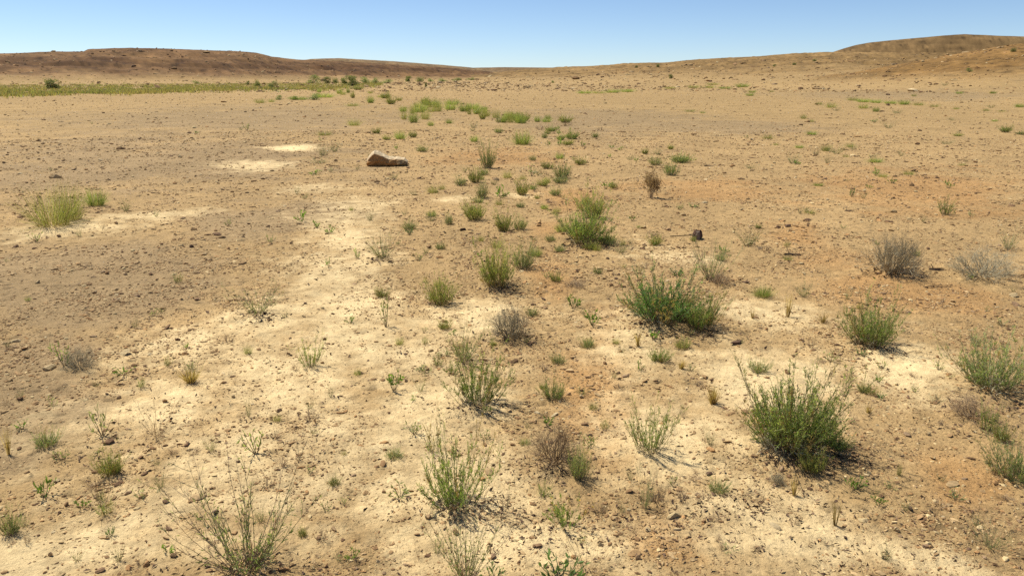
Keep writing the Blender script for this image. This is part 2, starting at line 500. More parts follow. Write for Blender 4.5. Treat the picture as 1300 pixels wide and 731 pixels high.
# ------------------------------------------------------------------ ground sheet
def build_ground():
    fine = np.arange(-42, 42.001, 0.115)
    coarse = np.concatenate([np.linspace(42, 318, 120)[1:-1]])
    az = np.radians(np.concatenate([fine, coarse]))
    na = len(az)
    r1 = np.exp(np.arange(math.log(0.15), math.log(1.7), 0.06))
    r2 = np.exp(np.arange(math.log(1.7), math.log(70), 0.0045))
    r3 = np.exp(np.arange(math.log(70), math.log(2600), 0.0075))
    r4 = np.array([3000, 3600, 4500, 6000, 8000.])
    rr = np.concatenate([r1, r2, r3, r4]); nr = len(rr)
    A, RR = np.meshgrid(az, rr)
    x = (RR * np.sin(A)).ravel(); y = (RR * np.cos(A)).ravel()
    hz, w = hills(x, y)
    z = ground_z(x, y)
    c, stony = ground_colour(x, y, hz, w)
    z = z + np.zeros_like(x)
    rad = np.hypot(x, y)
    z[rad > 2650] -= 8
    v = np.stack([x, y, z], 1)
    i = np.arange(nr - 1)[:, None] * na; j = np.arange(na)[None]; j2 = (j + 1) % na
    f = np.stack([i + j, i + j2, i + na + j2, i + na + j], axis=-1).reshape(-1, 4)[:, ::-1]
    centre = np.array([[0, 0, float(ground_z(np.array([0.]), np.array([0.]))[0])]])
    nv = len(v)
    v = np.concatenate([v, centre]); c = np.concatenate([c, c[:1]]); stony = np.concatenate([stony, stony[:1]])
    fan = np.stack([np.full(na, nv), (np.arange(na) + 1) % na, np.arange(na)], 1)
    flat = np.concatenate([f.ravel(), fan.ravel()]); lt = np.concatenate([np.full(len(f), 4), np.full(len(fan), 3)])
    me = mesh_from('ground', v, flat, lt, c, [mat_ground()], smooth=True)
    a = me.attributes.new('stony', 'FLOAT', 'POINT'); a.data.foreach_set('value', stony.astype(np.float32))
    o = link('ground', me); o['kind'] = 'structure'
    return o


build_ground()

# ------------------------------------------------------------------ stones
_t = (1 + 5 ** .5) / 2
ICO_V = np.array([[-1, _t, 0], [1, _t, 0], [-1, -_t, 0], [1, -_t, 0], [0, -1, _t], [0, 1, _t], [0, -1, -_t], [0, 1, -_t], [_t, 0, -1], [_t, 0, 1], [-_t, 0, -1], [-_t, 0, 1]]) / math.hypot(1, _t)
ICO_F = np.array([[0, 11, 5], [0, 5, 1], [0, 1, 7], [0, 7, 10], [0, 10, 11], [1, 5, 9], [5, 11, 4], [11, 10, 2], [10, 7, 6], [7, 1, 8], [3, 9, 4], [3, 4, 2], [3, 2, 6], [3, 6, 8], [3, 8, 9], [4, 9, 5], [2, 4, 11], [6, 2, 10], [8, 6, 7], [9, 8, 1]])


def subdiv(v, f):
    v = [tuple(p) for p in v]; cache = {}; nf = []

    def mid(a, b):
        k = (min(a, b), max(a, b))
        if k not in cache:
            m = (np.array(v[a]) + np.array(v[b])) / 2; m /= np.linalg.norm(m)
            cache[k] = len(v); v.append(tuple(m))
        return cache[k]
    for a, b, c in f:
        ab, bc, ca = mid(a, b), mid(b, c), mid(c, a)
        nf += [[a, ab, ca], [b, bc, ab], [c, ca, bc], [ab, bc, ca]]
    return np.array(v), np.array(nf)


ICO2 = subdiv(ICO_V, ICO_F)
ICO3 = subdiv(*ICO2)


def rot_z(a):
    c, s = np.cos(a), np.sin(a); o = np.zeros_like(a); i = np.ones_like(a)
    return np.stack([np.stack([c, -s, o], -1), np.stack([s, c, o], -1), np.stack([o, o, i], -1)], -2)


def rot_x(a):
    c, s = np.cos(a), np.sin(a); o = np.zeros_like(a); i = np.ones_like(a)
    return np.stack([np.stack([i, o, o], -1), np.stack([o, c, -s], -1), np.stack([o, s, c], -1)], -2)


def rock_shape(rg, base, cuts=10):
    """angular stone: sphere cut by random planes"""
    v, f = base
    v = v.copy()
    for _ in range(cuts):
        n = rg.normal(size=3); n /= np.linalg.norm(n)
        d = rg.uniform(.45, .85)
        over = np.maximum(v @ n - d, 0)
        v = v - over[:, None] * n
    v *= 1 + rg.normal(0, .04, (len(v), 1))
    return v


PAL = np.array([[.34, .21, .095], [.25, .145, .065], [.43, .29, .14], [.54, .40, .20], [.16, .09, .045], [.38, .21, .085], [.29, .19, .105], [.50, .38, .21]])
PALP = np.array([.24, .19, .21, .10, .10, .08, .05, .03])


def stone_field(n, rmin, rmax, smin, smax, base, seed, half=0.68, dens=lambda s, o, g: 1 - .78 * s):
    rg = np.random.default_rng(seed)
    r = np.exp(rg.uniform(math.log(rmin), math.log(rmax), n * 3))
    az = rg.uniform(-half, half, n * 3)
    x, y = r * np.sin(az), r * np.cos(az)
    sand, orange, grey, n1, n2, n3 = masks(x, y)
    clump = np.clip(0.42 + 1.7 * fbm(x, y, .6, 4, 141, .6), .03, 1.5)
    keep = rg.uniform(size=n * 3) < dens(sand, orange, grey) * clump
    x, y = x[keep][:n], y[keep][:n]; r = np.hypot(x, y); m = len(x)
    # size grows a little with distance: small grit is left out where it could not be seen
    t = (np.log(r) - math.log(rmin)) / (math.log(rmax) - math.log(rmin))
    size = (smin * (smax / smin) ** t) * np.exp(rg.normal(0, .5, m))
    shapes = np.stack([rock_shape(rg, base) for _ in range(24)])
    k = rg.integers(0, 24, m)
    v = shapes[k] * (size[:, None] * np.stack([rg.uniform(.7, 1.6, m), rg.uniform(.5, 1.0, m), rg.uniform(.25, .65, m)], 1))[:, None, :]
    Rm = rot_z(rg.uniform(0, 6.28, m)) @ rot_x(rg.normal(0, .35, m))
    v = np.einsum('nij,nkj->nki', Rm, v)
    z = ground_z(x, y)
    v += np.stack([x, y, z + size * 0.12], 1)[:, None, :]
    c = PAL[rg.choice(len(PAL), m, p=PALP)] * rg.uniform(.75, 1.2, (m, 1))
    nb = shapes.shape[1]
    f = (np.arange(m)[:, None, None] * nb + base[1][None]).reshape(-1, 3)
    return v.reshape(-1, 3), f, np.repeat(c, nb, axis=0)


def build_gravel():
    V, Fc, Cc = [], [], []; off = 0
    for args in ((7000, 1.6, 5, .0042, .0075, ICO2, 1), (60000, 1.6, 8, .0022, .0065, (ICO_V, ICO_F), 2), (55000, 5, 26, .006, .018, (ICO_V, ICO_F), 3), (14000, 20, 110, .018, .05, (ICO_V, ICO_F), 4), (9000, 105, 440, .12, .42, (ICO_V, ICO_F), 5)):
        v, f, c = stone_field(*args)
        V.append(v); Fc.append(f + off); Cc.append(c); off += len(v)
    v = np.concatenate(V); f = np.concatenate(Fc); c = np.concatenate(Cc)
    me = mesh_from('gravel', v, f.ravel(), np.full(len(f), 3), c, [M_STONE])
    o = link('gravel', me); o['kind'] = 'stuff'
    o['label'] = 'loose brown gravel strewn over the desert floor'


build_gravel()

# ------------------------------------------------------------------ plants
def lin(h):
    h = h.lstrip('#'); c = [int(h[i:i + 2], 16) / 255 for i in (0, 2, 4)]
    return np.array([x / 12.92 if x <= .04045 else ((x + .055) / 1.055) ** 2.4 for x in c])


GREEN = dict(low=np.array([.170, .235, .060]), tip=np.array([.340, .385, .140]), stem=np.array([.20, .23, .075]), foot=np.array([.21, .15, .08]))
DEEP = dict(low=np.array([.080, .150, .048]), tip=np.array([.160, .250, .085]), stem=np.array([.10, .13, .05]), foot=np.array([.17, .12, .07]))
GREYG = dict(low=np.array([.150, .190, .072]), tip=np.array([.330, .365, .165]), stem=np.array([.24, .245, .12]), foot=np.array([.22, .16, .09]))
YELG = dict(low=np.array([.165, .195, .055]), tip=np.array([.360, .365, .135]), stem=np.array([.18, .19, .05]), foot=np.array([.28, .18, .06]))
STRAW = dict(low=np.array([.26, .18, .07]), tip=np.array([.46, .34, .15]), stem=np.array([.32, .22, .10]), foot=np.array([.25, .16, .07]))
BROWN = dict(low=np.array([.22, .145, .08]), tip=np.array([.50, .37, .22]), stem=np.array([.36, .25, .14]), foot=np.array([.22, .145, .08]))
GREYT = dict(low=np.array([.22, .20, .13]), tip=np.array([.52, .47, .31]), stem=np.array([.40, .35, .22]), foot=np.array([.26, .20, .12]))
BRIGHT = dict(low=np.array([.08, .16, .022]), tip=np.array([.20, .31, .055]), stem=np.array([.13, .18, .045]), foot=np.array([.15, .11, .06]))
FARB = dict(low=np.array([.115, .135, .050]), tip=np.array([.26, .28, .12]), stem=np.array([.14, .11, .06]), foot=np.array([.13, .09, .05]))
PALS = dict(far=FARB, green=GREEN, deep=DEEP, greyg=GREYG, yelg=YELG, straw=STRAW, brown=BROWN, greyt=GREYT, bright=BRIGHT)


def bend_path(rg, p0, d0, L, n, up=0.35, jit=0.05):
    pts = [p0]; d = d0 / np.linalg.norm(d0)
    for i in range(n - 1):
        d = d + np.array([0, 0, up / n]) + rg.normal(0, jit, 3); d /= np.linalg.norm(d)
        pts.append(pts[-1] + d * L / (n - 1))
    return np.array(pts)


def dirv(az, tilt):
    return np.array([math.sin(tilt) * math.cos(az), math.sin(tilt) * math.sin(az), math.cos(tilt)])


def along(rg, pts, lo, hi, m):
    s = rg.uniform(lo, hi, m) * (len(pts) - 1); i = np.minimum(s.astype(int), len(pts) - 2); f = (s - i)[:, None]
    return pts[i] * (1 - f) + pts[i + 1] * f, pts[i + 1] - pts[i], s / (len(pts) - 1)


def foot_twigs(rg, acc, n, rad, pal):
    for _ in range(n):
        a = rg.uniform(0, 6.28); p0 = np.array([math.cos(a), math.sin(a), 0]) * rad * rg.uniform(.1, .9) + np.array([0, 0, .01])
        pts = bend_path(rg, p0, dirv(rg.uniform(0, 6.28), rg.uniform(.7, 1.5)), rg.uniform(.12, .32), 4, .1, .25)
        g = rg.uniform(.7, 1.3)
        acc.tube(pts, .006, .002, pal['stem'] * g, pal['tip'] * g)


def P_shrub(rg, pal='green', n=90, spread=.85, twigs=4, leaf=.075, lw=.016, lpt=9, dead=40, up=.45, bare=.12, buds=True):
    """many slim upright stems with narrow leaves"""
    pl = PALS[pal]; st, fo, dd = Acc(), Acc(), Acc()
    for i in range(n):
        az = rg.uniform(0, 6.28); tilt = spread * math.sqrt(rg.uniform(0, 1)) + rg.normal(0, .06)
        p0 = dirv(az, 1.57) * (rg.uniform(0, .08) + .30 * tilt * math.sqrt(rg.uniform())) * np.array([1, 1, 0]) + np.array([0, 0, -.01])
        az += rg.normal(0, .5)
        L = (rg.uniform(.35, .8) if rg.uniform() < .8 else rg.uniform(.8, 1.2)) * (1 - .12 * tilt)
        pts = bend_path(rg, p0, dirv(az, tilt), L, 7, up, .05)
        g = rg.uniform(.75, 1.3); dry = rg.uniform() < .13
        cs = PALS['straw']['stem'] if dry else pl['stem']
        st.tube(pts, .0052, .0016, pl['foot'] * g, cs * g)
        subs = [pts]
        for _ in range(rg.integers(max(twigs - 1, 0), twigs + 2)):
            q, d, s = along(rg, pts, .25, .95, 1)
            dd_ = d[0] / np.linalg.norm(d[0]) + rg.normal(0, .42, 3) + np.array([0, 0, .25])
            tp = bend_path(rg, q[0], dd_, rg.uniform(.10, .30) * L, 4, .3, .07)
            st.tube(tp, .0028, .0012, cs * g, pl['tip'] * g); subs.append(tp)
        for k, sp in enumerate(subs):
            m = rg.poisson(lpt * (1.0 if k else 1.3))
            q, d, s = along(rg, sp, bare if k == 0 else .05, 1.0, m)
            if m == 0:
                continue
            dn = d / (np.linalg.norm(d, axis=1)[:, None] + 1e-9)
            ld = dn + rg.normal(0, .55, (m, 3)) + np.array([0, 0, .15])
            h = np.clip(q[:, 2:3] * 1.1, 0, 1)
            c = (pl['low'] * (1 - h) + pl['tip'] * h) * rg.uniform(.7, 1.35, (m, 1)) * g
            if dry:
                c = PALS['straw']['tip'] * rg.uniform(.5, 1.0, (m, 1))
            fo.leaves(q, ld, leaf * rg.uniform(.6, 1.3, m), lw * rg.uniform(.7, 1.3, m), c, rg)
        if buds and rg.uniform() < .5:
            tip = pts[-1][None] + rg.normal(0, .012, (3, 3))
            fo.blob(tip, .006, np.tile(PALS['straw']['tip'], (3, 1)) * rg.uniform(.5, 1.1, (3, 1)), rg)
    if dead:
        foot_twigs(rg, dd, dead, .42, PALS['greyt'])  # bare dead grey twigs round the foot, no leaves among them
    return dict(stem=(st, M_TWIG), foliage=(fo, M_LEAF), dead_twigs=(dd, M_TWIG) if dead else None)


def P_grass(rg, pal='yelg', n=260, spread=.6, wid=.011, heads=.25, base=.14, foot=0.0):
    pl = PALS[pal]; st, fo = Acc(), Acc()
    for i in range(n):
        az = rg.uniform(0, 6.28); tilt = abs(rg.normal(0, spread * .6))
        p0 = dirv(az, 1.57) * base * math.sqrt(rg.uniform()) * np.array([1, 1, 0]); p0[2] = -.01
        L = rg.uniform(.45, 1.05)
        k = 6; d = dirv(az + rg.normal(0, .5), tilt); pts = [p0]
        droop = rg.uniform(-.05, .28)
        for s in range(k - 1):
            d = d + np.array([math.cos(az), math.sin(az), -.3]) * droop * (s / k) * .5 + rg.normal(0, .035, 3); d /= np.linalg.norm(d)
            pts.append(pts[-1] + d * L / (k - 1))
        pts = np.array(pts)
        side = np.cross(pts[-1] - pts[0], rg.normal(size=3)); side /= np.linalg.norm(side) + 1e-9
        w = (wid * np.array([.8, 1, .95, .8, .5, .08]))[:, None]
        v = np.stack([pts - side * w / 2, pts + side * w / 2], 1).reshape(-1, 3)
        ii = np.arange(k - 1)[:, None] * 2
        f = np.concatenate([ii, ii + 1, ii + 3, ii + 2], 1)
        h = np.linspace(0, 1, k)[:, None]
        g = rg.uniform(.65, 1.3)
        cc = (pl['foot'] * np.clip(1 - h * 4, 0, 1) + pl['low'] * np.clip(1 - abs(h - .3) * 1.6, 0, 1) + pl['tip'] * h) / (np.clip(1 - h * 4, 0, 1) + np.clip(1 - abs(h - .3) * 1.6, 0, 1) + h) * g
        if rg.uniform() < .10:
            cc = PALS['straw']['tip'] * g * .8 + 0 * cc
        fo.add(v, f, np.repeat(cc, 2, axis=0))
        if rg.uniform() < heads * .5:
            m = 7
            q, dd, s = along(rg, pts, .8, 1.0, m)
            fo.blob(q + rg.normal(0, .008, (m, 3)), .006, np.tile(PALS['straw']['stem'] * rg.uniform(.6, 1.1), (m, 1)), rg)
    return dict(foliage=(fo, M_LEAF))


def P_twig(rg, pal='greyt', n=16, depth=4, spread=1.15, leafy=0, thick=.012, ctr=0.12):
    """dry ball of fine branching twigs"""
    pl = PALS[pal]; st, fi, fo = Acc(), Acc(), Acc()

    def grow(p, d, L, lev):
        pts = bend_path(rg, p, d, L, 4, .12, .16)
        g = rg.uniform(.7, 1.3)
        h = lev / depth
        (st if lev < 2 else fi).tube(pts, thick * (.55 ** lev), thick * (.55 ** (lev + 1)), (pl['foot'] * (1 - h) + pl['stem'] * h) * g, (pl['stem'] * (1 - h) + pl['tip'] * h) * g)
        if leafy and lev >= 2:
            m = rg.poisson(leafy)
            q, dd, s = along(rg, pts, .2, 1, m)
            if m:
                fo.leaves(q, dd + rg.normal(0, .03, (m, 3)), .045 * rg.uniform(.6, 1.3, m), .015, pl['low'] * rg.uniform(.6, 1.6, (m, 1)), rg)
        if lev < depth:
            for _ in range(rg.integers(2, 4) + (1 if lev == 0 else 0)):
                q, dd, s = along(rg, pts, .35, 1.0, 1)
                grow(q[0], dd[0] / np.linalg.norm(dd[0]) + rg.normal(0, .45, 3) + np.array([0, 0, .08]), L * rg.uniform(.5, .85), lev + 1)
    for i in range(n):
        az = rg.uniform(0, 6.28)
        grow(dirv(az, 1.57) * rg.uniform(0, ctr) * np.array([1, 1, 0]), dirv(az, spread * math.sqrt(rg.uniform(.02, 1))), rg.uniform(.28, .42), 0)
    return dict(branch=(st, M_TWIG), twig=(fi, M_TWIG), foliage=(fo, M_LEAF) if leafy else None)


def P_wispy(rg, pal='green', n=24, spread=.75, side=7, leaf=3, dead=14, up=.3):
    """a few long thin stalks with sparse side shoots"""
    pl = PALS[pal]; st, fo, sd, dd = Acc(), Acc(), Acc(), Acc()
    for i in range(n):
        az = rg.uniform(0, 6.28); tilt = spread * math.sqrt(rg.uniform(.02, 1))
        p0 = dirv(az, 1.57) * rg.uniform(0, .12) * np.array([1, 1, 0])
        L = rg.uniform(.45, 1.1); g = rg.uniform(.7, 1.3)
        pts = bend_path(rg, p0, dirv(az, tilt), L, 8, up, .07)
        brown = rg.uniform() < .22
        c1 = BROWN['tip'] if brown else pl['stem']
        st.tube(pts, .0036, .0014, pl['foot'] * g, c1 * g)
        for _ in range(rg.integers(side // 2, side + 1)):
            q, d, s = along(rg, pts, .2, .97, 1)
            tp = bend_path(rg, q[0], d[0] / np.linalg.norm(d[0]) + rg.normal(0, .4, 3) + np.array([0, 0, .2]), rg.uniform(.06, .28) * L, 4, .2, .1)
            st.tube(tp, .0022, .0011, c1 * g, c1 * g * 1.15)
            m = rg.poisson(leaf)
            if m and not brown:
                q, d2, s = along(rg, tp, 0, 1, m)
                fo.leaves(q, d2 / (np.linalg.norm(d2, axis=1)[:, None]) + rg.normal(0, .5, (m, 3)), .045 * rg.uniform(.6, 1.3, m), .008, pl['tip'] * rg.uniform(.6, 1.2, (m, 1)), rg)
        m = rg.poisson(leaf * 2.5)
        if m:
            q, d2, s = along(rg, pts, .05, .6, m)
            fo.leaves(q, d2 / (np.linalg.norm(d2, axis=1)[:, None]) + rg.normal(0, .55, (m, 3)), .06 * rg.uniform(.6, 1.3, m), .011, pl['low'] * rg.uniform(.8, 1.7, (m, 1)), rg)
        m = rg.integers(2, 7)
        q, d2, s = along(rg, pts, .5, 1.0, m)
        fo.blob(q + rg.normal(0, .004, (m, 3)), .0045, np.tile(BROWN['stem'] * rg.uniform(.6, 1.3), (m, 1)), rg)
    if dead:
        foot_twigs(rg, dd, dead, .25, PALS['brown'])  # bare dead brown twigs round the foot, no leaves
    return dict(stem=(st, M_TWIG), foliage=(fo, M_LEAF) if fo.n else None, dead_twigs=(dd, M_TWIG) if dead else None)


def P_leafy(rg, pal='bright', n=26, leaf=.30, lw=.11, stems=7, spread=1.1):
    """little plant with broad leaves on short stems"""
    pl = PALS[pal]; st, fo = Acc(), Acc()
    for i in range(stems):
        az = i / stems * 6.28 + rg.normal(0, .3); tilt = spread * math.sqrt(rg.uniform(0.02, 1))
        pts = bend_path(rg, dirv(az, 1.57) * .04 * np.array([1, 1, 0]), dirv(az, tilt), rg.uniform(.5, .95), 5, .4, .08)
        st.tube(pts, .018, .008, pl['foot'], pl['stem'])
        m = max(3, n // stems)
        q, d, s = along(rg, pts, .3, 1, m)
        fo.leaves(q, d / np.linalg.norm(d, axis=1)[:, None] + rg.normal(0, .65, (m, 3)), leaf * rg.uniform(.6, 1.2, m), lw * rg.uniform(.7, 1.2, m), (pl['low'] * (1 - s[:, None]) + pl['tip'] * s[:, None]) * rg.uniform(.75, 1.25, (m, 1)), rg)
    return dict(stem=(st, M_TWIG), foliage=(fo, M_LEAF))


def P_flower(rg):
    d = P_shrub(rg, 'green', n=26, spread=1.0, twigs=4, leaf=.09, lw=.02, lpt=7, dead=10, buds=False)
    st = d['stem'][0]
    tips = np.concatenate([v[-3:-2] for v in st.v if len(v) == 21])
    k = rg.choice(len(tips), 5, replace=False)
    for q, p in enumerate(tips[k]):
        fl = Acc()
        for a in np.linspace(0, 6.28, 7)[:-1]:
            fl.leaves(p[None], dirv(a, 1.2)[None], .035, .022, np.array([[.75, .52, .03]]), rg)
        d[f'flower.{q}'] = (fl, M_FLOWER)
    return d


def P_bush(rg, pal='deep', n=2600, lobes=9, flat=.62, trunk=6, leaf=.085):
    """distant bush: forked trunk and lumpy open crown of small leaf faces"""
    pl = PALS[pal]; st, fo = Acc(), Acc()
    cs = []
    for i in range(lobes):
        a = rg.uniform(0, 6.28); rr = .36 * math.sqrt(rg.uniform())
        cs.append((np.array([math.cos(a) * rr * (1.2 if i % 2 else 1), math.sin(a) * rr * (1.2 if i % 2 else 1), rg.uniform(.10, .26) if i % 2 else rg.uniform(.35, .70)]), rg.uniform(.16, .28)))
    for c, s in cs[:max(trunk, 3)]:
        p = np.linspace(0, 1, 5)[:, None]
        pts = p * c + (p * (1 - p)) * rg.normal(0, .12, 3)
        st.tube(pts, .03, .008, BROWN['foot'], BROWN['stem'])
    for c, s in cs:
        m = n // lobes
        dv = rg.normal(size=(m, 3)); dv /= np.linalg.norm(dv, axis=1)[:, None]
        q = c + dv * (s * rg.uniform(.35, 1.12, (m, 1))) * np.array([1.15, 1.15, .85])
        q[:, 2] = np.maximum(q[:, 2], .02)
        fo.leaves(q, dv + rg.normal(0, .6, (m, 3)), leaf * rg.uniform(.6, 1.3, m), leaf * .45, (pl['low'] * .9 + (pl['tip'] - pl['low']) * rg.uniform(0, .8, (m, 1))), rg)
    return dict(trunk=(st, M_TWIG), crown=(fo, M_LEAF))


GEN = {
    'shrub_big': lambda g: P_shrub(g, 'green', 200, 1.05, 5, .055, .0085, 8, 130, bare=.05),
    'shrub_deep': lambda g: P_shrub(g, 'deep', 170, 1.2, 4, .065, .010, 8, 70, bare=.05),
    'shrub': lambda g: P_shrub(g, 'green', 130, 1.05, 4, .065, .0095, 9, 40, bare=.06),
    'shrub_grey': lambda g: P_shrub(g, 'greyg', 115, 1.1, 4, .060, .010, 8, 50, bare=.05),
    'shrub_open': lambda g: P_shrub(g, 'green', 64, 1.15, 5, .065, .010, 8, 60, bare=.06),
    'shrub_slim': lambda g: P_shrub(g, 'green', 46, .85, 4, .065, .0095, 8, 20, bare=.05),
    'shrub_yel': lambda g: P_shrub(g, 'yelg', 120, 1.0, 4, .07, .0095, 9, 20, bare=.04),
    'grass': lambda g: P_grass(g, 'yelg', 400, 1.15, .006, .45, .36),
    'grass_green': lambda g: P_grass(g, 'green', 420, 1.0, .009, .15, .36),
    'grass_straw': lambda g: P_grass(g, 'straw', 120, .45, .016, .2, .10),
    'stalk': lambda g: P_grass(g, 'straw', 26, .22, .022, .5, .06),
    'twig_grey': lambda g: P_twig(g, 'greyt', 46, 5, 1.25, 0, .010, .22),
    'twig_brown': lambda g: P_twig(g, 'brown', 34, 5, 1.25, 0, .009, .30),
    'twig_low': lambda g: P_twig(g, 'greyt', 40, 5, 1.4, 0, .010, .28),
    'bush_brown': lambda g: P_twig(g, 'brown', 14, 4, .8, 3, .012),
    'wispy': lambda g: P_wispy(g, 'greyg', 40, 1.0, 9, 3, 40),
    'wispy_pale': lambda g: P_wispy(g, 'greyg', 34, .95, 8, 3, 14),
    'wispy_dry': lambda g: P_wispy(g, 'straw', 20, 1.2, 6, 0, 10),
    'leafy': lambda g: P_leafy(g, 'bright', 40, .26, .10, 8),
    'leafy_grey': lambda g: P_leafy(g, 'greyg', 44, .24, .075, 9, .95),
    'leafy_deep': lambda g: P_leafy(g, 'deep', 60, .26, .075, 12, 1.05),
    'tuft_brown': lambda g: P_twig(g, 'brown', 9, 3, 1.2, 0, .02),
    'flower': lambda g: P_flower(g),
    'bush_far': lambda g: P_bush(g, 'far', 1500, 12),
    'bush_far_olive': lambda g: P_bush(g, 'greyg', 1000, 10),
}
# object name, category
KIND = {k: ('green_shrub', 'shrub') for k in GEN}
KIND.update(grass=('grass_clump', 'grass clump'), grass_green=('grass_clump', 'grass clump'), grass_straw=('grass_clump', 'grass clump'), stalk=('dry_stalk_tuft', 'grass clump'),
            twig_grey=('dry_shrub', 'shrub'), twig_brown=('dry_shrub', 'shrub'), twig_low=('dry_shrub', 'shrub'), bush_brown=('brown_bush', 'bush'),
            wispy=('wispy_weed', 'weed'), wispy_pale=('wispy_weed', 'weed'), wispy_dry=('wispy_weed', 'weed'),
            leafy=('leafy_seedling', 'seedling'), leafy_grey=('leafy_seedling', 'seedling'), leafy_deep=('leafy_seedling', 'seedling'),
            tuft_brown=('dry_tuft', 'weed'), flower=('flowering_weed', 'weed'), bush_far=('desert_bush', 'bush'), bush_far_olive=('desert_bush', 'bush'))
AUTO = dict(shrub='small green shrub', shrub_grey='small grey green shrub', shrub_open='small open green weed', shrub_slim='slim upright green weed', shrub_yel='small yellow green shrub', grass='yellow green grass clump',
            grass_green='green grass clump', grass_straw='straw coloured grass tuft', stalk='thin straw stalk', twig_grey='little grey twig bush', twig_brown='little brown twig bush', wispy='thin wispy weed',
            wispy_pale='pale wispy weed', wispy_dry='bare dry wispy weed', leafy='bright green seedling', leafy_grey='grey green seedling', leafy_deep='dark green seedling', tuft_brown='dry brown tuft', twig_low='low grey twig bush',
            bush_far='dark green bush', bush_far_olive='olive bush', shrub_deep='dark green shrub', stone='brown stone', stone_pale='pale stone', stone_dark='dark stone')
GROUPS = {'green_shrub': 'green shrubs on the desert floor', 'grass_clump': 'grass clumps on the desert floor', 'dry_stalk_tuft': 'straw stalks', 'dry_shrub': 'dry twig shrubs', 'wispy_weed': 'wispy weeds', 'leafy_seedling': 'leafy seedlings',
          'dry_tuft': 'dry brown tufts', 'desert_bush': 'bushes along the green strip', 'stone': 'single stones'}

PROTO = {}
TINYPROTO = {}


def normalise(parts):
    """unit height, unit width"""
    allv = np.concatenate([p[0].arrays()[0] for p in parts.values() if p])
    h = np.percentile(allv[:, 2], 99.3); rad = np.percentile(np.hypot(allv[:, 0], allv[:, 1]), 98.0)
    s = np.array([.5 / rad, .5 / rad, 1 / h])
    out = {}
    for k, p in parts.items():
        if not p or p[0].n == 0:
            continue
        v, f, lt, c = p[0].arrays()
        out[k] = (v * s, f, lt, c, p[1])
    return out


def proto(kind, var):
    key = (kind, var)
    if key not in PROTO:
        g = np.random.default_rng(sum(map(ord, kind)) * 31 + var * 7 + 3)
        parts = normalise(GEN[kind](g))
        PROTO[key] = {k: mesh_from(k, v, f, lt, c, [m]) for k, (v, f, lt, c, m) in parts.items()}
    return PROTO[key]


def proto_single(kind, var):
    key = (kind, var)
    if key not in TINYPROTO:
        g = np.random.default_rng(sum(map(ord, kind)) * 17 + var * 5 + 1)
        parts = normalise(GEN[kind](g))
        V, Fx, LT, Cc, MI, ms, off = [], [], [], [], [], [], 0
        for v, f, lt, c, m in parts.values():
            if m not in ms:
                ms.append(m)
            V.append(v); Fx.append(f + off); LT.append(lt); Cc.append(c); MI.append(np.full(len(lt), ms.index(m))); off += len(v)
        TINYPROTO[key] = mesh_from(KIND[kind][0], np.concatenate(V), np.concatenate(Fx), np.concatenate(LT), np.concatenate(Cc), ms, np.concatenate(MI))
    return TINYPROTO[key]


ITEMS = []      # everything that still needs a label
MARKS = []      # landmarks: (short name, xyz)
_cnt = {}


def plant(kind, u, v, w, h, label=None, short=None, var=None, lean=0.0):
    p = at(u, v - .16 * w * max(-ray(u, v)[2], 0) if w * h > 300 else v)
    k = ppm(p)
    dist = np.linalg.norm(p - np.array([0, 0, CAMZ]))
    cosd = math.hypot(p[0], p[1]) / dist
    sind = (CAMZ - p[2]) / dist
    H = max(h - .42 * w * max(sind, 0), .5 * h) / (k * max(cosd, .6)); W = w / k
    name, cat = KIND[kind]
    _cnt[kind] = _cnt.get(kind, 0) + 1
    small = w * h < 700
    if var is None:
        var = _cnt[kind] % (3 if small else 2 if 'twig' in kind else 5)
    if small:
        o = link(name, proto_single(kind, var))
    else:
        o = bpy.data.objects.new(name, None); o.empty_display_size = .1; COL.objects.link(o)
        for pk, me in proto(kind, var).items():
            link(pk.split('.')[0], me, o)
    o.location = (p[0], p[1], p[2] - 0.004)
    o.rotation_euler = (lean * .3, lean, rng.uniform(0, 6.28) if lean == 0 else 0)
    o.scale = (W, W, H)
    o['category'] = cat
    g = GROUPS.get(name)
    if g:
        o['group'] = g
    if label:
        o['label'] = label
    else:
        ITEMS.append((o, kind, p))
    if short:
        MARKS.append((short, p))
    return o


# ---- the plants one would name, from the camera outwards: (kind, pixel of the foot, width, height, label, short name)
plant('shrub_big', 1005, 572, 150, 118, 'largest and densest green shrub, dead grey twigs tangled round its foot', 'largest dense green shrub')
plant('wispy', 312, 738, 190, 165, 'tall straggly weed of thin green stalks and tiny brown seed heads on pale sand', 'tall straggly stalk weed')
plant('shrub_open', 578, 648, 110, 118, 'open branched green shrub with spreading stems and a pale pebble at its foot', 'open branched green shrub')
plant('shrub_open', 606, 517, 95, 88, 'bushy green shrub with thin tall stalks and a brown foot on pale sand', 'bushy tall stalked shrub')
plant('shrub_slim', 824, 577, 70, 82, 'slim upright green plant with fine bare stalks beside the orange soil', 'slim upright green plant')
plant('shrub_grey', 1258, 495, 115, 82, 'wide blue green shrub above a brown dried mound', 'wide blue green shrub')
plant('shrub_grey', 1288, 612, 95, 72, 'grey green leafy shrub on orange soil cut by the frame', 'grey green leafy shrub')
plant('twig_brown', 703, 592, 95, 66, 'dried brown see-through shrub with a dark twiggy foot', 'dried brown see-through shrub')
plant('shrub_grey', 736, 610, 36, 52, 'grey upright stub of a shrub growing against the dried brown shrub', 'grey upright stub')
plant('flower', 717, 672, 58, 52, 'small green weed with a few yellow flowers', 'yellow flowered weed')
plant('shrub_grey', 702, 508, 40, 38, 'compact grey green cushion plant with a dark shadow on orange soil', 'compact grey cushion plant')
plant('twig_brown', 1235, 535, 78, 42, 'brown dried flat mound below the wide blue green shrub', 'brown dried mound')
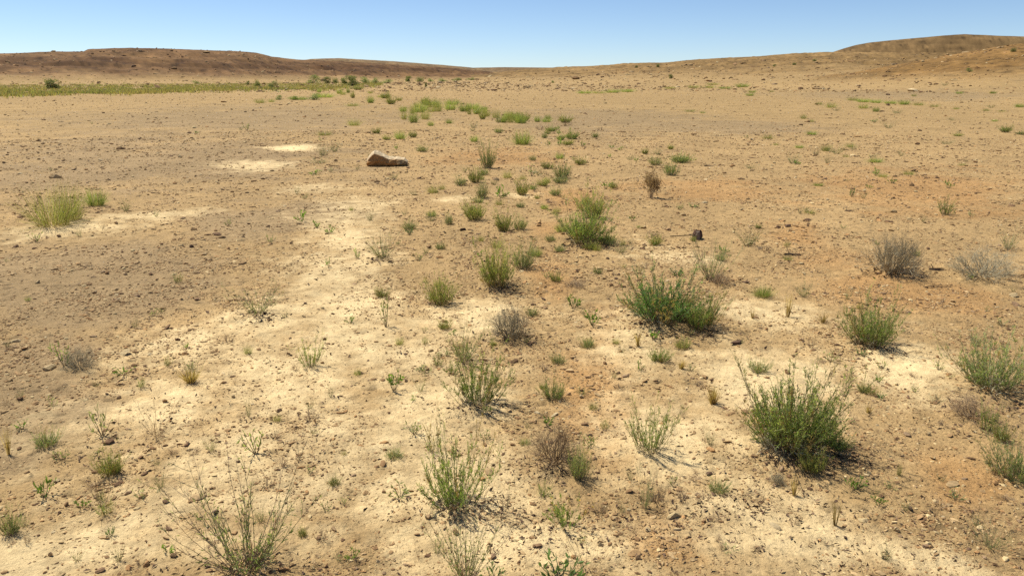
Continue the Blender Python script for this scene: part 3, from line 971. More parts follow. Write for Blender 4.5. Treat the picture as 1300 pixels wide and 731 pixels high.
plant('shrub_slim', 1252, 548, 34, 44, 'thin green shoots rising through the brown dried mound', None)
plant('leafy_deep', 712, 745, 70, 46, 'dark green leaf rosette cut by the lower edge of the frame', 'dark green leaf rosette')
plant('leafy_deep', 628, 742, 45, 32, 'smaller dark green rosette beside thin leaning stalks', 'smaller dark rosette')
plant('wispy_pale', 590, 745, 110, 130, 'thin leaning bare stalks with yellow specks above the smaller dark rosette', None)
plant('wispy_dry', 745, 735, 120, 75, 'fine yellowish bare stems over the dark green leaf rosette', None)
plant('shrub_deep', 838, 410, 122, 74, 'broad dark green shrub wider than tall, with pale stalks in it', 'broad dark green shrub')
plant('shrub', 888, 418, 70, 52, 'lower green half shrub joined to the broad dark green shrub', 'lower green half shrub')
plant('shrub', 1105, 440, 84, 76, 'rounded upright green shrub with a long shadow on pale sand', 'rounded upright green shrub')
plant('wispy_pale', 903, 358, 70, 62, 'loose pale stalky shrub behind the broad dark green shrub', 'loose pale stalky shrub')
plant('twig_brown', 915, 362, 40, 20, 'low brown litter of twigs under the loose pale stalky shrub', None)
plant('grass_green', 968, 378, 44, 22, 'low flat clump of bright green blades beside straw stalks', 'low flat bright clump')
plant('twig_grey', 650, 432, 66, 54, 'see-through ball of grey twigs with a dark shadow on pale sand', 'ball of grey twigs')
plant('shrub_yel', 630, 365, 62, 66, 'bright green tapering shrub with thin pale stalks on top', 'bright tapering shrub')
plant('shrub_grey', 664, 342, 42, 40, 'paler bluish shrub leaning on the bright tapering shrub', None)
plant('shrub_yel', 560, 388, 52, 42, 'small green shrub with a reddish dry foot on pale sand', 'small red footed shrub')
plant('wispy_pale', 488, 330, 54, 42, 'pale wispy weed with a reddish litter at its foot', 'pale wispy weed with reddish litter')
plant('wispy_pale', 327, 402, 80, 52, 'sparse grey green weed with a tan foot on a sandy patch', 'sparse tan footed weed')
plant('leafy_grey', 490, 416, 22, 42, 'single thin sprig standing in bare pale sand', 'thin sprig in bare sand')
plant('leafy', 728, 392, 26, 24, 'bright green little sprig in front of a brown twig mat', None)
plant('leafy', 752, 414, 30, 22, 'yellow green sprig between the broad dark green shrub and a sprig', None)
plant('twig_grey', 1130, 348, 88, 60, 'dry rounded grey shrub with a black shadow under it', 'dry rounded grey shrub')
plant('twig_low', 1248, 353, 96, 50, 'dry flattened brown grey shrub leaning to one side', 'dry flattened shrub')
plant('wispy_pale', 950, 314, 40, 32, 'pale see-through grass weed near the dark charred stub', None)
plant('shrub', 743, 310, 76, 58, 'rounded deep green shrub with a paler clump behind it', 'rounded deep green shrub')
plant('shrub_yel', 752, 278, 52, 44, 'yellow green grassy clump behind the rounded deep green shrub', 'yellow clump behind rounded shrub')
plant('shrub_yel', 602, 280, 36, 30, 'small dense bright green cushion with a short shadow', 'small bright cushion')
plant('shrub_yel', 640, 294, 30, 32, 'yellowish green tuft with a darker tuft beside it', 'yellowish tuft')
plant('shrub_grey', 660, 292, 24, 22, 'darker small tuft touching the yellowish green tuft', None)
plant('grass', 68, 288, 100, 64, 'big yellow green grass clump with dark seed stalks on the stony flat', 'big yellow grass clump')
plant('grass', 92, 280, 60, 54, 'second fountain of grass fused behind the big yellow green clump', None)
plant('grass_green', 122, 262, 44, 28, 'low green side clump of the big yellow grass', None)
plant('wispy_pale', 160, 269, 24, 20, 'pale small tuft standing apart from the big yellow grass clump', None)
plant('leafy_grey', 46, 307, 18, 14, 'small grey green seedling in front of the big yellow grass clump', None)
plant('leafy', 383, 282, 20, 17, 'brightest round green seedling on the gravel', 'bright round seedling')
plant('leafy', 402, 289, 17, 12, 'lower green seedling beside the brightest round one', None)
plant('leafy_grey', 343, 309, 16, 13, 'small grey seedling in front of the bright green pair', None)
plant('leafy', 417, 339, 9, 13, 'tiny forked seedling at the edge of a pale sand patch', None)
plant('bush_brown', 826, 252, 28, 40, 'dark brown half dead bush with bare prongs and a black shadow', 'dark brown half dead bush')
plant('shrub_grey', 852, 223, 26, 22, 'small green shrub behind the dark brown half dead bush', 'small shrub behind brown bush')
plant('shrub', 866, 207, 36, 14, 'low wide green tuft behind the dark brown bush', None)
plant('shrub_grey', 832, 210, 22, 14, 'low greyish tuft left of the low wide green tuft', None)
plant('shrub_grey', 715, 227, 30, 26, 'single rounded greyish shrub with a short dark shadow', 'single rounded greyish shrub')
plant('shrub_grey', 619, 214, 26, 38, 'tall narrow grey green shrub in the middle of the valley floor', 'tall narrow grey shrub')
plant('shrub_yel', 604, 232, 24, 22, 'bright yellow green tuft in front of the tall narrow grey shrub', None)
plant('shrub_grey', 612, 252, 22, 24, 'dark slim tuft below the bright yellow green tuft', None)
plant('shrub_grey', 585, 236, 20, 16, 'low grey weed beside the bright yellow green tuft', None)
plant('leafy', 636, 252, 22, 18, 'low leafy green tuft on a pale spot', None)
plant('shrub_yel', 662, 248, 24, 22, 'yellowish low shrub with a pale patch beside it', None)
plant('grass_green', 663, 184, 40, 22, 'dense bright green leaning clump below the green patch', 'dense leaning clump')
plant('shrub', 726, 177, 22, 14, 'small green tuft right of the dense leaning clump', None)
plant('shrub_slim', 1200, 273, 26, 26, 'lone slim green weed with a dark shadow on the orange flat', 'lone slim weed')
plant('leafy', 1112, 223, 14, 12, 'small green cushion on the orange flat', 'small cushion on orange flat')
plant('grass_straw', 905, 514, 30, 30, 'straw yellow grass tuft left of the largest green shrub', 'straw yellow grass tuft')
plant('shrub_grey', 962, 474, 36, 24, 'small grey green plant just behind the largest green shrub', 'small plant behind largest shrub')
plant('stalk', 1000, 403, 14, 34, 'upright yellow stalk tuft on sand behind the largest shrub', 'upright yellow stalk tuft')
plant('leafy_grey', 325, 578, 42, 40, 'grey green leafy weed with a jagged shadow on pale sand', 'grey leafy weed on pale sand')
plant('shrub_slim', 395, 467, 44, 46, 'thin upright weed with a dark foot and side shoots on sand', 'thin upright dark footed weed')
plant('twig_low', 102, 468, 54, 34, 'round grey brown cushion beside a flat tan stone', 'grey brown cushion')
plant('leafy_grey', 82, 466, 28, 34, 'bluish shoots at the edge of the grey brown cushion', None)
plant('grass_straw', 242, 488, 36, 26, 'reddish straw tuft with thin green shoots', 'reddish straw tuft')
plant('wispy_pale', 246, 484, 30, 34, 'thin green shoots rising out of the reddish straw tuft', None)
plant('leafy', 157, 477, 28, 14, 'flat yellow green leafy weed near a pale stone', None)
plant('leafy_grey', 130, 555, 36, 42, 'upright grey green leafy weed in the gravel', 'upright grey leafy weed')
plant('shrub_grey', 58, 568, 44, 30, 'low blue green spreading weed in the gravel', 'low blue green weed')
plant('leafy', 57, 632, 30, 30, 'bright yellow green seedling with a black shadow on bare sand', 'bright seedling with black shadow')
plant('shrub_yel', 142, 606, 46, 44, 'yellow green weed with brown dried stems trailing on sand', 'yellow weed with trailing stems')
plant('wispy_dry', 130, 650, 80, 60, 'bent dry bare stems arching over bare sand', None)
plant('wispy_dry', 198, 560, 110, 66, 'bare tangle of thin straw stems on pale sand', 'bare tangle of straw stems')
plant('stalk', 11, 578, 18, 42, 'clump of upright straw stalks in the gravel', 'upright straw stalks')
plant('shrub_grey', 14, 680, 34, 44, 'green weed with large leaves at the sandy corner', 'large leaved corner weed')
plant('leafy_grey', 527, 553, 30, 24, 'star shaped grey weed on pale sand', 'star shaped grey weed')
plant('leafy_grey', 508, 634, 34, 24, 'flat grey green leafy weed before the open branched shrub', None)
plant('leafy', 500, 497, 26, 30, 'two level green weed with a dry top', 'two level green weed')
plant('wispy_pale', 818, 648, 30, 62, 'feathery pale stalk with a black shadow', 'feathery pale stalk')
plant('shrub_grey', 912, 626, 38, 24, 'low green cushion in front of the largest green shrub', 'low cushion before largest shrub')
plant('shrub_yel', 1030, 600, 44, 40, 'yellow green shoots hugging the dead twigs of the largest shrub', None)
plant('wispy_pale', 1258, 700, 62, 48, 'sprawling thin grey green weed on gravelly sand', 'sprawling grey weed')
plant('grass', 1141, 603, 12, 22, 'tiny yellow green tuft alone on gravel', 'tiny lone yellow tuft')
plant('shrub_yel', 1100, 500, 30, 18, 'pair of low yellow green leaves clumps on sand', 'low yellow pair')
plant('wispy', 588, 462, 70, 62, 'thin see-through stalks between the grey twig ball and the bushy shrub', 'thin see-through stalks')
plant('grass_straw', 145, 600, 40, 20, 'dry reddish mat under the yellow green weed', None)
plant('wispy_pale', 1280, 318, 36, 32, 'faint green weed behind the dry flattened shrub', 'faint weed behind flattened shrub')
plant('shrub', 838, 460, 36, 22, 'small bright green weed in front of the broad dark green shrub', 'small weed before broad shrub')
plant('leafy', 830, 432, 24, 16, 'yellow green sprout under the broad dark green shrub', None)
plant('stalk', 810, 440, 14, 24, 'thin green stalk pair on pale sand', None)
plant('twig_brown', 728, 366, 40, 14, 'flat brown twig mat on orange soil', 'flat brown twig mat')
# bushes along the green strip and on the slopes
plant('bush_far', 67, 113.5, 23, 13, 'largest round dark bush alone in the green strip', 'round dark bush', 0)
plant('bush_far', 448, 109.5, 20, 13, 'dense dark bush at the end of the green strip', 'dense dark bush', 1)
plant('bush_far', 327, 111, 9, 9, 'roundish dark bush in the middle of the green strip', 'roundish strip bush', 2)
plant('bush_far_olive', 347, 112, 14, 9, 'brownish bush with bare branches beside the roundish dark bush', None)
plant('bush_far_olive', 398, 106.5, 18, 11, 'leaning olive tree-like bush against the brown slope', 'leaning olive bush')
plant('bush_far', 415, 106, 11, 8, 'small dark bush right of the leaning olive bush', None)
plant('bush_far', 426, 106, 9, 7, None); plant('bush_far', 437, 107, 12, 8, None); plant('bush_far_olive', 465, 106, 17, 8, None); plant('bush_far_olive', 478, 106, 14, 7, None)
plant('bush_far_olive', 492, 106, 18, 5, None); plant('bush_far', 518, 104, 10, 7, 'dark forked bush standing apart near the foot of the slope', None)
plant('bush_far', 533, 104, 12, 6, None); plant('bush_far_olive', 547, 104, 10, 4, None); plant('bush_far_olive', 562, 104, 14, 4, None); plant('bush_far_olive', 580, 103, 12, 4, None); plant('bush_far_olive', 597, 102, 12, 3, None)
plant('bush_far', 541, 111, 4, 6, 'tiny upright dark bush on the tan flat', None)
plant('bush_far', 852, 100, 7, 5, 'dark lone bush on the tan slope', 'lone bush on slope')
plant('bush_far', 808, 86, 4, 3, None); plant('bush_far', 835, 85.5, 5, 4, None); plant('bush_far', 315, 108, 5, 5, None); plant('bush_far_olive', 249, 106.5, 10, 4, None); plant('bush_far_olive', 355, 127, 12, 6, None); plant('bush_far_olive', 372, 127, 18, 5, None); plant('bush_far_olive', 398, 127, 20, 8, None)
plant('bush_far', 1034, 78, 6, 3, None); plant('bush_far', 1008, 83, 6, 3, None); plant('bush_far_olive', 1230, 91.5, 9, 5, None); plant('bush_far', 983, 85, 5, 3, None); plant('bush_far', 1286, 66, 8, 5, None); plant('bush_far_olive', 702, 105.5, 6, 3, None)

# ---- green patch in the middle distance
for u, v, w, h in [(513, 152, 22, 16), (525, 156, 28, 18), (540, 152, 34, 16), (532, 143, 44, 14), (555, 142, 40, 15), (572, 140, 36, 13), (590, 142, 34, 13), (606, 145, 30, 12), (618, 148, 26, 12), (630, 150, 30, 13), (644, 153, 24, 13), (658, 156, 24, 12), (662, 157, 34, 14), (548, 134, 50, 9), (575, 133, 40, 8), (512, 142, 24, 8), (682, 155, 18, 9), (570, 157, 20, 7), (600, 139, 44, 9), (547, 160, 18, 7)]:
    w *= .72; h *= 1.1
    plant('grass_green' if rng.uniform() < .75 else 'grass', u, v, w, h)
for u, v, w, h, k in [(508, 177, 24, 14, 'grass_green'), (450, 160, 34, 11, 'grass'), (410, 198, 28, 20, 'wispy_pale'), (425, 193, 22, 15, 'wispy_pale'), (400, 222, 20, 8, 'leafy'), (412, 172, 34, 8, 'grass'), (405, 208, 40, 10, 'wispy_pale'), (500, 228, 24, 14, 'wispy_pale'), (448, 135, 30, 6, 'grass'), (380, 127, 36, 6, 'grass_green'), (412, 124, 40, 7, 'grass_green'), (330, 131, 26, 7, 'grass'), (345, 130, 16, 6, 'grass'),
                      (700, 167, 20, 9, 'shrub'), (686, 165, 16, 8, 'tuft_brown'), (709, 171, 10, 8, 'leafy'), (710, 185, 10, 7, 'leafy'), (696, 185, 9, 7, 'leafy'), (712, 178, 14, 10, 'shrub'), (740, 186, 9, 8, 'leafy'), (776, 189, 10, 6, 'leafy'), (720, 160, 14, 6, 'tuft_brown'), (762, 166, 11, 6, 'tuft_brown'), (788, 191, 12, 6, 'leafy'), (774, 200, 8, 6, 'leafy'),
                      (800, 203, 20, 8, 'wispy_pale'), (862, 207, 26, 12, 'shrub_grey'), (881, 263, 18, 7, 'leafy_deep'), (1027, 271, 26, 9, 'grass'), (1070, 290, 14, 6, 'leafy_grey'), (1132, 233, 14, 8, 'leafy'), (1112, 281, 32, 12, 'wispy_dry'), (1096, 252, 14, 12, 'wispy_pale'), (1081, 250, 8, 12, 'leafy_deep'), (1103, 239, 12, 6, 'leafy'), (1232, 275, 10, 8, 'leafy_grey'), (1075, 230, 16, 5, 'wispy_pale'),
                      (1005, 208, 22, 16, 'wispy_pale'), (1012, 209, 12, 6, 'leafy'), (1048, 192, 24, 12, 'grass'), (1062, 196, 32, 14, 'wispy_pale'), (1050, 208, 14, 16, 'wispy_pale'), (1035, 197, 14, 10, 'wispy_pale'), (1082, 190, 20, 10, 'wispy_pale'), (952, 214, 24, 9, 'wispy_pale'), (1010, 208, 10, 6, 'leafy_deep'), (945, 236, 6, 4, 'tuft_brown'),
                      (1276, 168, 20, 10, 'shrub'), (1296, 171, 18, 7, 'shrub_grey'), (1216, 173, 16, 5, 'shrub_yel'), (1128, 163, 22, 10, 'wispy_pale'), (1110, 156, 10, 6, 'leafy_deep'), (1122, 154, 9, 5, 'tuft_brown'), (1055, 137, 26, 9, 'grass'), (1040, 133, 16, 5, 'grass'), (1096, 138, 26, 8, 'grass'), (1112, 142, 14, 8, 'grass_green'), (1020, 151, 16, 8, 'grass'), (1030, 155, 14, 5, 'grass'), (1083, 128, 28, 6, 'grass'), (1096, 130, 30, 6, 'grass_green'), (1112, 131, 24, 6, 'grass_green'), (1130, 132, 26, 6, 'grass_green'), (1148, 133, 24, 7, 'grass_green'), (1166, 134, 26, 6, 'grass'), (1186, 136, 22, 5, 'grass'), (1214, 139, 14, 4, 'grass'), (1252, 141, 16, 4, 'grass'), (1272, 142, 18, 3, 'grass'),
                      (892, 144, 14, 4, 'grass'), (876, 142, 24, 4, 'grass'), (1130, 120, 0.1, 0.1, None)]:
    if k:
        plant(k, u, v, w, h)
for u, v, w, h in [(742, 119, 30, 5), (760, 119, 34, 5), (778, 118, 30, 6), (796, 117, 30, 5), (880, 112, 30, 5), (900, 112, 28, 5), (942, 111, 26, 6), (920, 113, 26, 4), (952, 122, 18, 5), (905, 108, 30, 4), (850, 113, 30, 4), (955, 118, 16, 4)]:
    plant('grass_green' if rng.uniform() < .6 else 'grass', u, v, w, h)

gr = np.random.default_rng(31)
for i in range(34):      # patch and the run of grass that joins it to the strip
    t = gr.uniform()
    u = np.interp(t, [0, .35, .6, 1], [415, 470, 520, 690]) + gr.normal(0, 18); v = np.interp(t, [0, .35, .6, 1], [119, 124, 134, 155]) + gr.normal(0, 4)
    sc = np.interp(v, [110, 160], [.6, 1.1])
    plant(['grass_green', 'grass', 'shrub_yel'][i % 3], u, v, 19 * sc * gr.uniform(.6, 1.4), 11 * sc * gr.uniform(.6, 1.3))
for i in range(84):      # the corridor of small green plants down the middle, and strays on both sides
    v = 165 + 480 * gr.uniform() ** 1.4
    u = (np.interp(v, [165, 300, 650], [660, 690, 720]) + gr.normal(0, np.interp(v, [165, 300, 650], [110, 200, 330]))) if i % 4 else gr.uniform(20, 1280)
    sc = np.interp(v, [165, 300, 650], [9, 13, 22]) * gr.uniform(.6, 1.3)
    plant(['leafy', 'shrub_yel', 'leafy_grey', 'shrub_grey', 'wispy_pale', 'grass'][i % 6], u, v, sc * 1.2, sc * .85)
for i in range(46):
    v = gr.uniform(150, 330); u = 650 + (v - 150) * .25 + gr.normal(0, 70)
    sc = np.interp(v, [150, 330], [9, 20]) * gr.uniform(.6, 1.3)
    plant(['shrub_yel', 'grass_green', 'shrub_grey', 'grass', 'wispy_pale'][i % 5], u, v, sc * 1.4, sc * .8)
for i in range(26):
    v = gr.uniform(104, 240); u = gr.uniform(960, 1295)
    sc = np.interp(v, [104, 240], [9, 16]) * gr.uniform(.6, 1.3)
    plant(['grass', 'wispy_pale', 'grass_green'][i % 3], u, v, sc * 1.6, sc * .5)
# ---- small weeds of the near ground
for u, v, w, h, k in [(195, 401, 14, 11, 'leafy_grey'), (205, 397, 10, 9, 'leafy_grey'), (172, 416, 16, 16, 'wispy_pale'), (213, 464, 14, 16, 'shrub_slim'), (237, 442, 12, 10, 'leafy'), (122, 490, 18, 14, 'wispy_pale'), (68, 515, 14, 12, 'leafy_grey'), (68, 500, 24, 22, 'wispy_dry'), (180, 492, 12, 18, 'shrub_slim'), (28, 545, 22, 14, 'leafy'), (8, 516, 18, 26, 'wispy_dry'), (10, 440, 14, 14, 'wispy_pale'),
                      (290, 434, 18, 14, 'tuft_brown'), (298, 488, 10, 30, 'wispy_dry'), (348, 536, 34, 24, 'wispy_dry'), (352, 535, 22, 14, 'grass'), (397, 536, 36, 20, 'tuft_brown'), (393, 520, 18, 18, 'wispy_pale'), (357, 592, 24, 16, 'tuft_brown'), (380, 584, 10, 12, 'tuft_brown'), (352, 556, 14, 14, 'tuft_brown'), (316, 530, 14, 34, 'wispy_pale'), (140, 680, 14, 14, 'leafy_deep'), (180, 715, 18, 12, 'tuft_brown'), (34, 690, 10, 20, 'tuft_brown'), (122, 618, 20, 14, 'tuft_brown'), (245, 575, 24, 12, 'tuft_brown'), (218, 576, 16, 12, 'tuft_brown'), (384, 680, 16, 18, 'shrub_yel'), (408, 686, 20, 18, 'tuft_brown'), (316, 708, 18, 12, 'leafy_grey'), (436, 640, 14, 14, 'leafy_grey'), (290, 590, 12, 10, 'tuft_brown'),
                      (375, 470, 14, 12, 'tuft_brown'), (420, 505, 14, 24, 'wispy_pale'), (540, 475, 22, 14, 'leafy_grey'), (565, 418, 22, 16, 'shrub_yel'), (575, 425, 14, 10, 'leafy'), (568, 452, 10, 12, 'leafy_deep'), (525, 508, 12, 10, 'leafy'), (502, 486, 24, 14, 'tuft_brown'), (586, 452, 30, 26, 'shrub_slim'), (573, 476, 22, 14, 'leafy'), (534, 470, 16, 10, 'leafy_deep'), (520, 298, 12, 9, 'leafy_deep'), (453, 328, 10, 14, 'leafy'), (470, 280, 18, 16, 'wispy_pale'), (525, 248, 18, 10, 'wispy_pale'), (570, 285, 14, 18, 'shrub_grey'), (610, 222, 14, 10, 'wispy_pale'), (675, 224, 14, 16, 'leafy_grey'), (690, 236, 22, 12, 'shrub_yel'), (706, 248, 20, 14, 'shrub_grey'), (700, 258, 18, 8, 'tuft_brown'), (592, 262, 14, 12, 'wispy_pale'), (668, 240, 12, 14, 'wispy_pale'),
                      (830, 302, 24, 12, 'tuft_brown'), (832, 312, 24, 18, 'shrub_yel'), (812, 290, 12, 6, 'leafy'), (800, 330, 14, 8, 'tuft_brown'), (780, 350, 10, 8, 'tuft_brown'), (812, 348, 22, 18, 'wispy_pale'), (745, 404, 26, 18, 'wispy_pale'), (860, 350, 26, 12, 'leafy_deep'), (955, 404, 8, 14, 'stalk'), (1020, 378, 34, 26, 'wispy_pale'), (1000, 330, 24, 10, 'grass'), (970, 318, 28, 10, 'tuft_brown'), (1055, 420, 20, 24, 'wispy_dry'), (1045, 410, 18, 16, 'stalk'), (1030, 440, 14, 14, 'tuft_brown'), (1055, 460, 26, 18, 'leafy_grey'), (1093, 450, 18, 12, 'leafy_deep'), (1120, 468, 18, 14, 'leafy_grey'), (1115, 485, 18, 12, 'leafy'), (1160, 478, 16, 10, 'tuft_brown'), (1160, 497, 14, 12, 'leafy_grey'), (1118, 506, 14, 10, 'leafy_deep'), (1102, 524, 16, 16, 'stalk'), (1190, 512, 40, 14, 'wispy_pale'), (1150, 436, 22, 16, 'wispy_dry'), (1270, 412, 22, 12, 'leafy_grey'), (1240, 440, 30, 26, 'wispy_pale'), (1100, 330, 20, 8, 'wispy_dry'),
                      (865, 468, 14, 16, 'grass_straw'), (812, 470, 12, 16, 'leafy'), (866, 530, 14, 30, 'wispy_dry'), (900, 590, 30, 36, 'wispy_dry'), (893, 560, 10, 10, 'tuft_brown'), (906, 660, 18, 14, 'tuft_brown'), (910, 685, 16, 14, 'tuft_brown'), (925, 700, 28, 12, 'leafy_grey'), (960, 700, 22, 14, 'tuft_brown'), (1010, 664, 22, 14, 'tuft_brown'), (1060, 668, 14, 36, 'stalk'), (1028, 692, 10, 34, 'wispy_dry'), (965, 640, 18, 18, 'tuft_brown'), (1008, 630, 16, 30, 'stalk'), (1192, 644, 24, 16, 'tuft_brown'), (1230, 655, 14, 14, 'tuft_brown'), (1130, 622, 22, 14, 'leafy_grey'), (1270, 560, 28, 30, 'shrub_yel'), (1200, 540, 24, 12, 'tuft_brown'), (880, 610, 26, 12, 'tuft_brown'), (835, 640, 30, 26, 'tuft_brown'), (868, 636, 30, 20, 'tuft_brown'), (800, 610, 16, 22, 'wispy_pale'), (725, 640, 10, 12, 'tuft_brown'), (640, 640, 16, 14, 'tuft_brown'), (532, 710, 16, 30, 'wispy_dry'), (455, 712, 14, 12, 'tuft_brown'), (600, 560, 30, 24, 'wispy_dry'), (548, 575, 26, 40, 'wispy_pale'), (640, 545, 26, 30, 'wispy_dry'), (780, 480, 14, 16, 'wispy_pale'), (690, 470, 18, 14, 'tuft_brown'), (760, 655, 22, 18, 'tuft_brown'), (740, 690, 16, 16, 'leafy_grey'), (985, 615, 26, 20, 'twig_grey'), (1060, 570, 50, 30, 'shrub'), (980, 570, 40, 26, 'twig_grey')]:
    plant(k, u, v, w, h)
for i in range(84):
    v = 200 + 520 * gr.uniform() ** .95; u = gr.uniform(10, 1290)
    sc = np.interp(v, [200, 400, 720], [8, 15, 28]) * gr.uniform(.6, 1.25)
    plant(['wispy_dry', 'leafy', 'wispy_pale', 'tuft_brown', 'leafy_grey', 'shrub_slim', 'wispy_pale'][i % 7], u, v, sc, sc * [.9, .7, 1.1, .6, .8, 1.0, 1.2][i % 7])
# scattered tiny tufts between them
sr = np.random.default_rng(77)
for i in range(64):
    v = 150 + 560 * sr.uniform() ** 1.2; u = sr.uniform(5, 1295)
    s = np.interp(v, [150, 300, 720], [5, 9, 17]) * sr.uniform(.6, 1.2)
    plant(['tuft_brown', 'wispy_dry', 'leafy_grey', 'tuft_brown', 'wispy_pale'][i % 5], u, v, s * 1.3, s)

# ------------------------------------------------------------------ green strip of grass at the foot of the hills (uncountable)
def build_strip():
    g = np.random.default_rng(8)
    a = Acc()
    n = 15000
    u = g.uniform(-260, 485, n)
    top = np.interp(u, [-260, 0, 300, 485], [108, 107.5, 106.2, 104.6]); bot = np.interp(u, [-260, 0, 110, 200, 330, 420, 485], [124, 122, 119.5, 117.5, 113.5, 113, 107.5])
    bot = bot + 2.2 * fbm(u, u * 0, 45, 4, 211, .6) + g.exponential(.7, n)
    v = top + (bot - top) * g.uniform(0, 1, n) ** .8
    d = np.stack([(u - PW / 2) / F, np.full(n, FWD[1]) + UPV[1] * (PH / 2 - v) / F, FWD[2] + UPV[2] * (PH / 2 - v) / F], 1)
    t = (CAMZ - .05) / -d[:, 2]
    x, y = d[:, 0] * t, d[:, 1] * t
    keep = (fbm(x, y, 9, 3, 201) + .45 * fbm(x, y, 2.5, 3, 203)) > -.04
    x, y = x[keep], y[keep]
    z = ground_z(x, y); m = len(x)
    gcol = np.clip(.5 + 1.2 * fbm(x, y, 16, 3, 207), 0, 1)
    K = 7
    for k in range(K):
        ang = g.uniform(0, 6.28, m); hh = g.uniform(.15, .40, m); ww = g.uniform(.03, .07, m)
        bx = x + g.normal(0, .22, m); by = y + g.normal(0, .22, m)
        dx, dy = np.cos(ang), np.sin(ang)
        lx, ly = g.normal(0, .16, m), g.normal(0, .16, m)
        p0 = np.stack([bx - dx * ww, by - dy * ww, z - .03], 1); p1 = np.stack([bx + dx * ww, by + dy * ww, z - .03], 1); p2 = np.stack([bx + lx, by + ly, z + hh], 1)
        vv = np.stack([p0, p1, p2], 1).reshape(-1, 3)
        c = (np.array([.290, .250, .105]) * (1 - gcol[:, None]) + np.array([.165, .195, .070]) * gcol[:, None]) * g.uniform(.7, 1.35, (m, 1))
        c = np.where(g.uniform(size=(m, 1)) < .2, np.array([.34, .25, .12]), c)
        a.add(vv, np.arange(m)[:, None] * 3 + np.array([[0, 1, 2]]), np.repeat(c, 3, axis=0))
    V, f, lt, c = a.arrays()
    o = link('strip_grass', mesh_from('strip_grass', V, f, lt, c, [M_LEAF])); o['kind'] = 'stuff'
    o['label'] = 'strip of green grass below the brown hill'


build_strip()

# ------------------------------------------------------------------ litter under the shrubs (uncountable)
def build_litter():
    g = np.random.default_rng(9); a = Acc()
    for u, v, ru, rv, n in [(1040, 592, 60, 14, 420), (1000, 590, 70, 12, 300), (705, 600, 60, 16, 300), (870, 425, 60, 9, 220), (600, 650, 70, 18, 260), (605, 522, 50, 10, 200), (650, 432, 50, 9, 160), (1130, 350, 50, 7, 140), (745, 313, 40, 6, 90), (960, 640, 70, 30, 260), (870, 650, 70, 30, 220),
                            (1240, 530, 60, 20, 240), (300, 720, 120, 20, 200), (1110, 447, 40, 8, 100), (720, 690, 90, 40, 260), (640, 370, 40, 7, 120), (325, 404, 40, 7, 100), (370, 560, 60, 40, 140), (130, 590, 80, 40, 200), (488, 332, 40, 5, 80), (1000, 700, 260, 60, 420), (1150, 660, 140, 60, 260), (550, 560, 140, 90, 300), (240, 540, 130, 70, 260), (850, 520, 260, 120, 500), (450, 430, 300, 90, 420), (700, 300, 500, 60, 420)]:
        for _ in range(1):
            uu = u + ru * g.normal(0, .6, n); vv = np.clip(v + rv * g.normal(0, .6, n), 150, 760)
            d = np.stack([(uu - PW / 2) / F, FWD[1] + UPV[1] * (PH / 2 - vv) / F, FWD[2] + UPV[2] * (PH / 2 - vv) / F], 1)
            t = CAMZ / -d[:, 2]; x, y = d[:, 0] * t, d[:, 1] * t; r = np.hypot(x, y)
            z = ground_z(x, y) + .002
            ang = g.uniform(0, 6.28, n); L = g.uniform(.006, .028, n) * np.clip(r / 3.5, 1, 2.2); w = L * g.uniform(.12, .45, n)
            up = g.uniform(.0, .5, n)
            dv = np.stack([np.cos(ang), np.sin(ang), up], 1)
            c = np.array([.085, .05, .03]) * g.uniform(.5, 2.2, (n, 1)) + np.array([.10, .07, .035]) * (g.uniform(size=(n, 1)) < .3)
            a.leaves(np.stack([x, y, z], 1), dv, L, w, c, g, .5)
    V, f, lt, c = a.arrays()
    o = link('leaf_litter', mesh_from('leaf_litter', V, f, lt, c, [M_TWIG])); o['kind'] = 'stuff'
    o['label'] = 'dark dry plant litter lying round the shrubs'


build_litter()

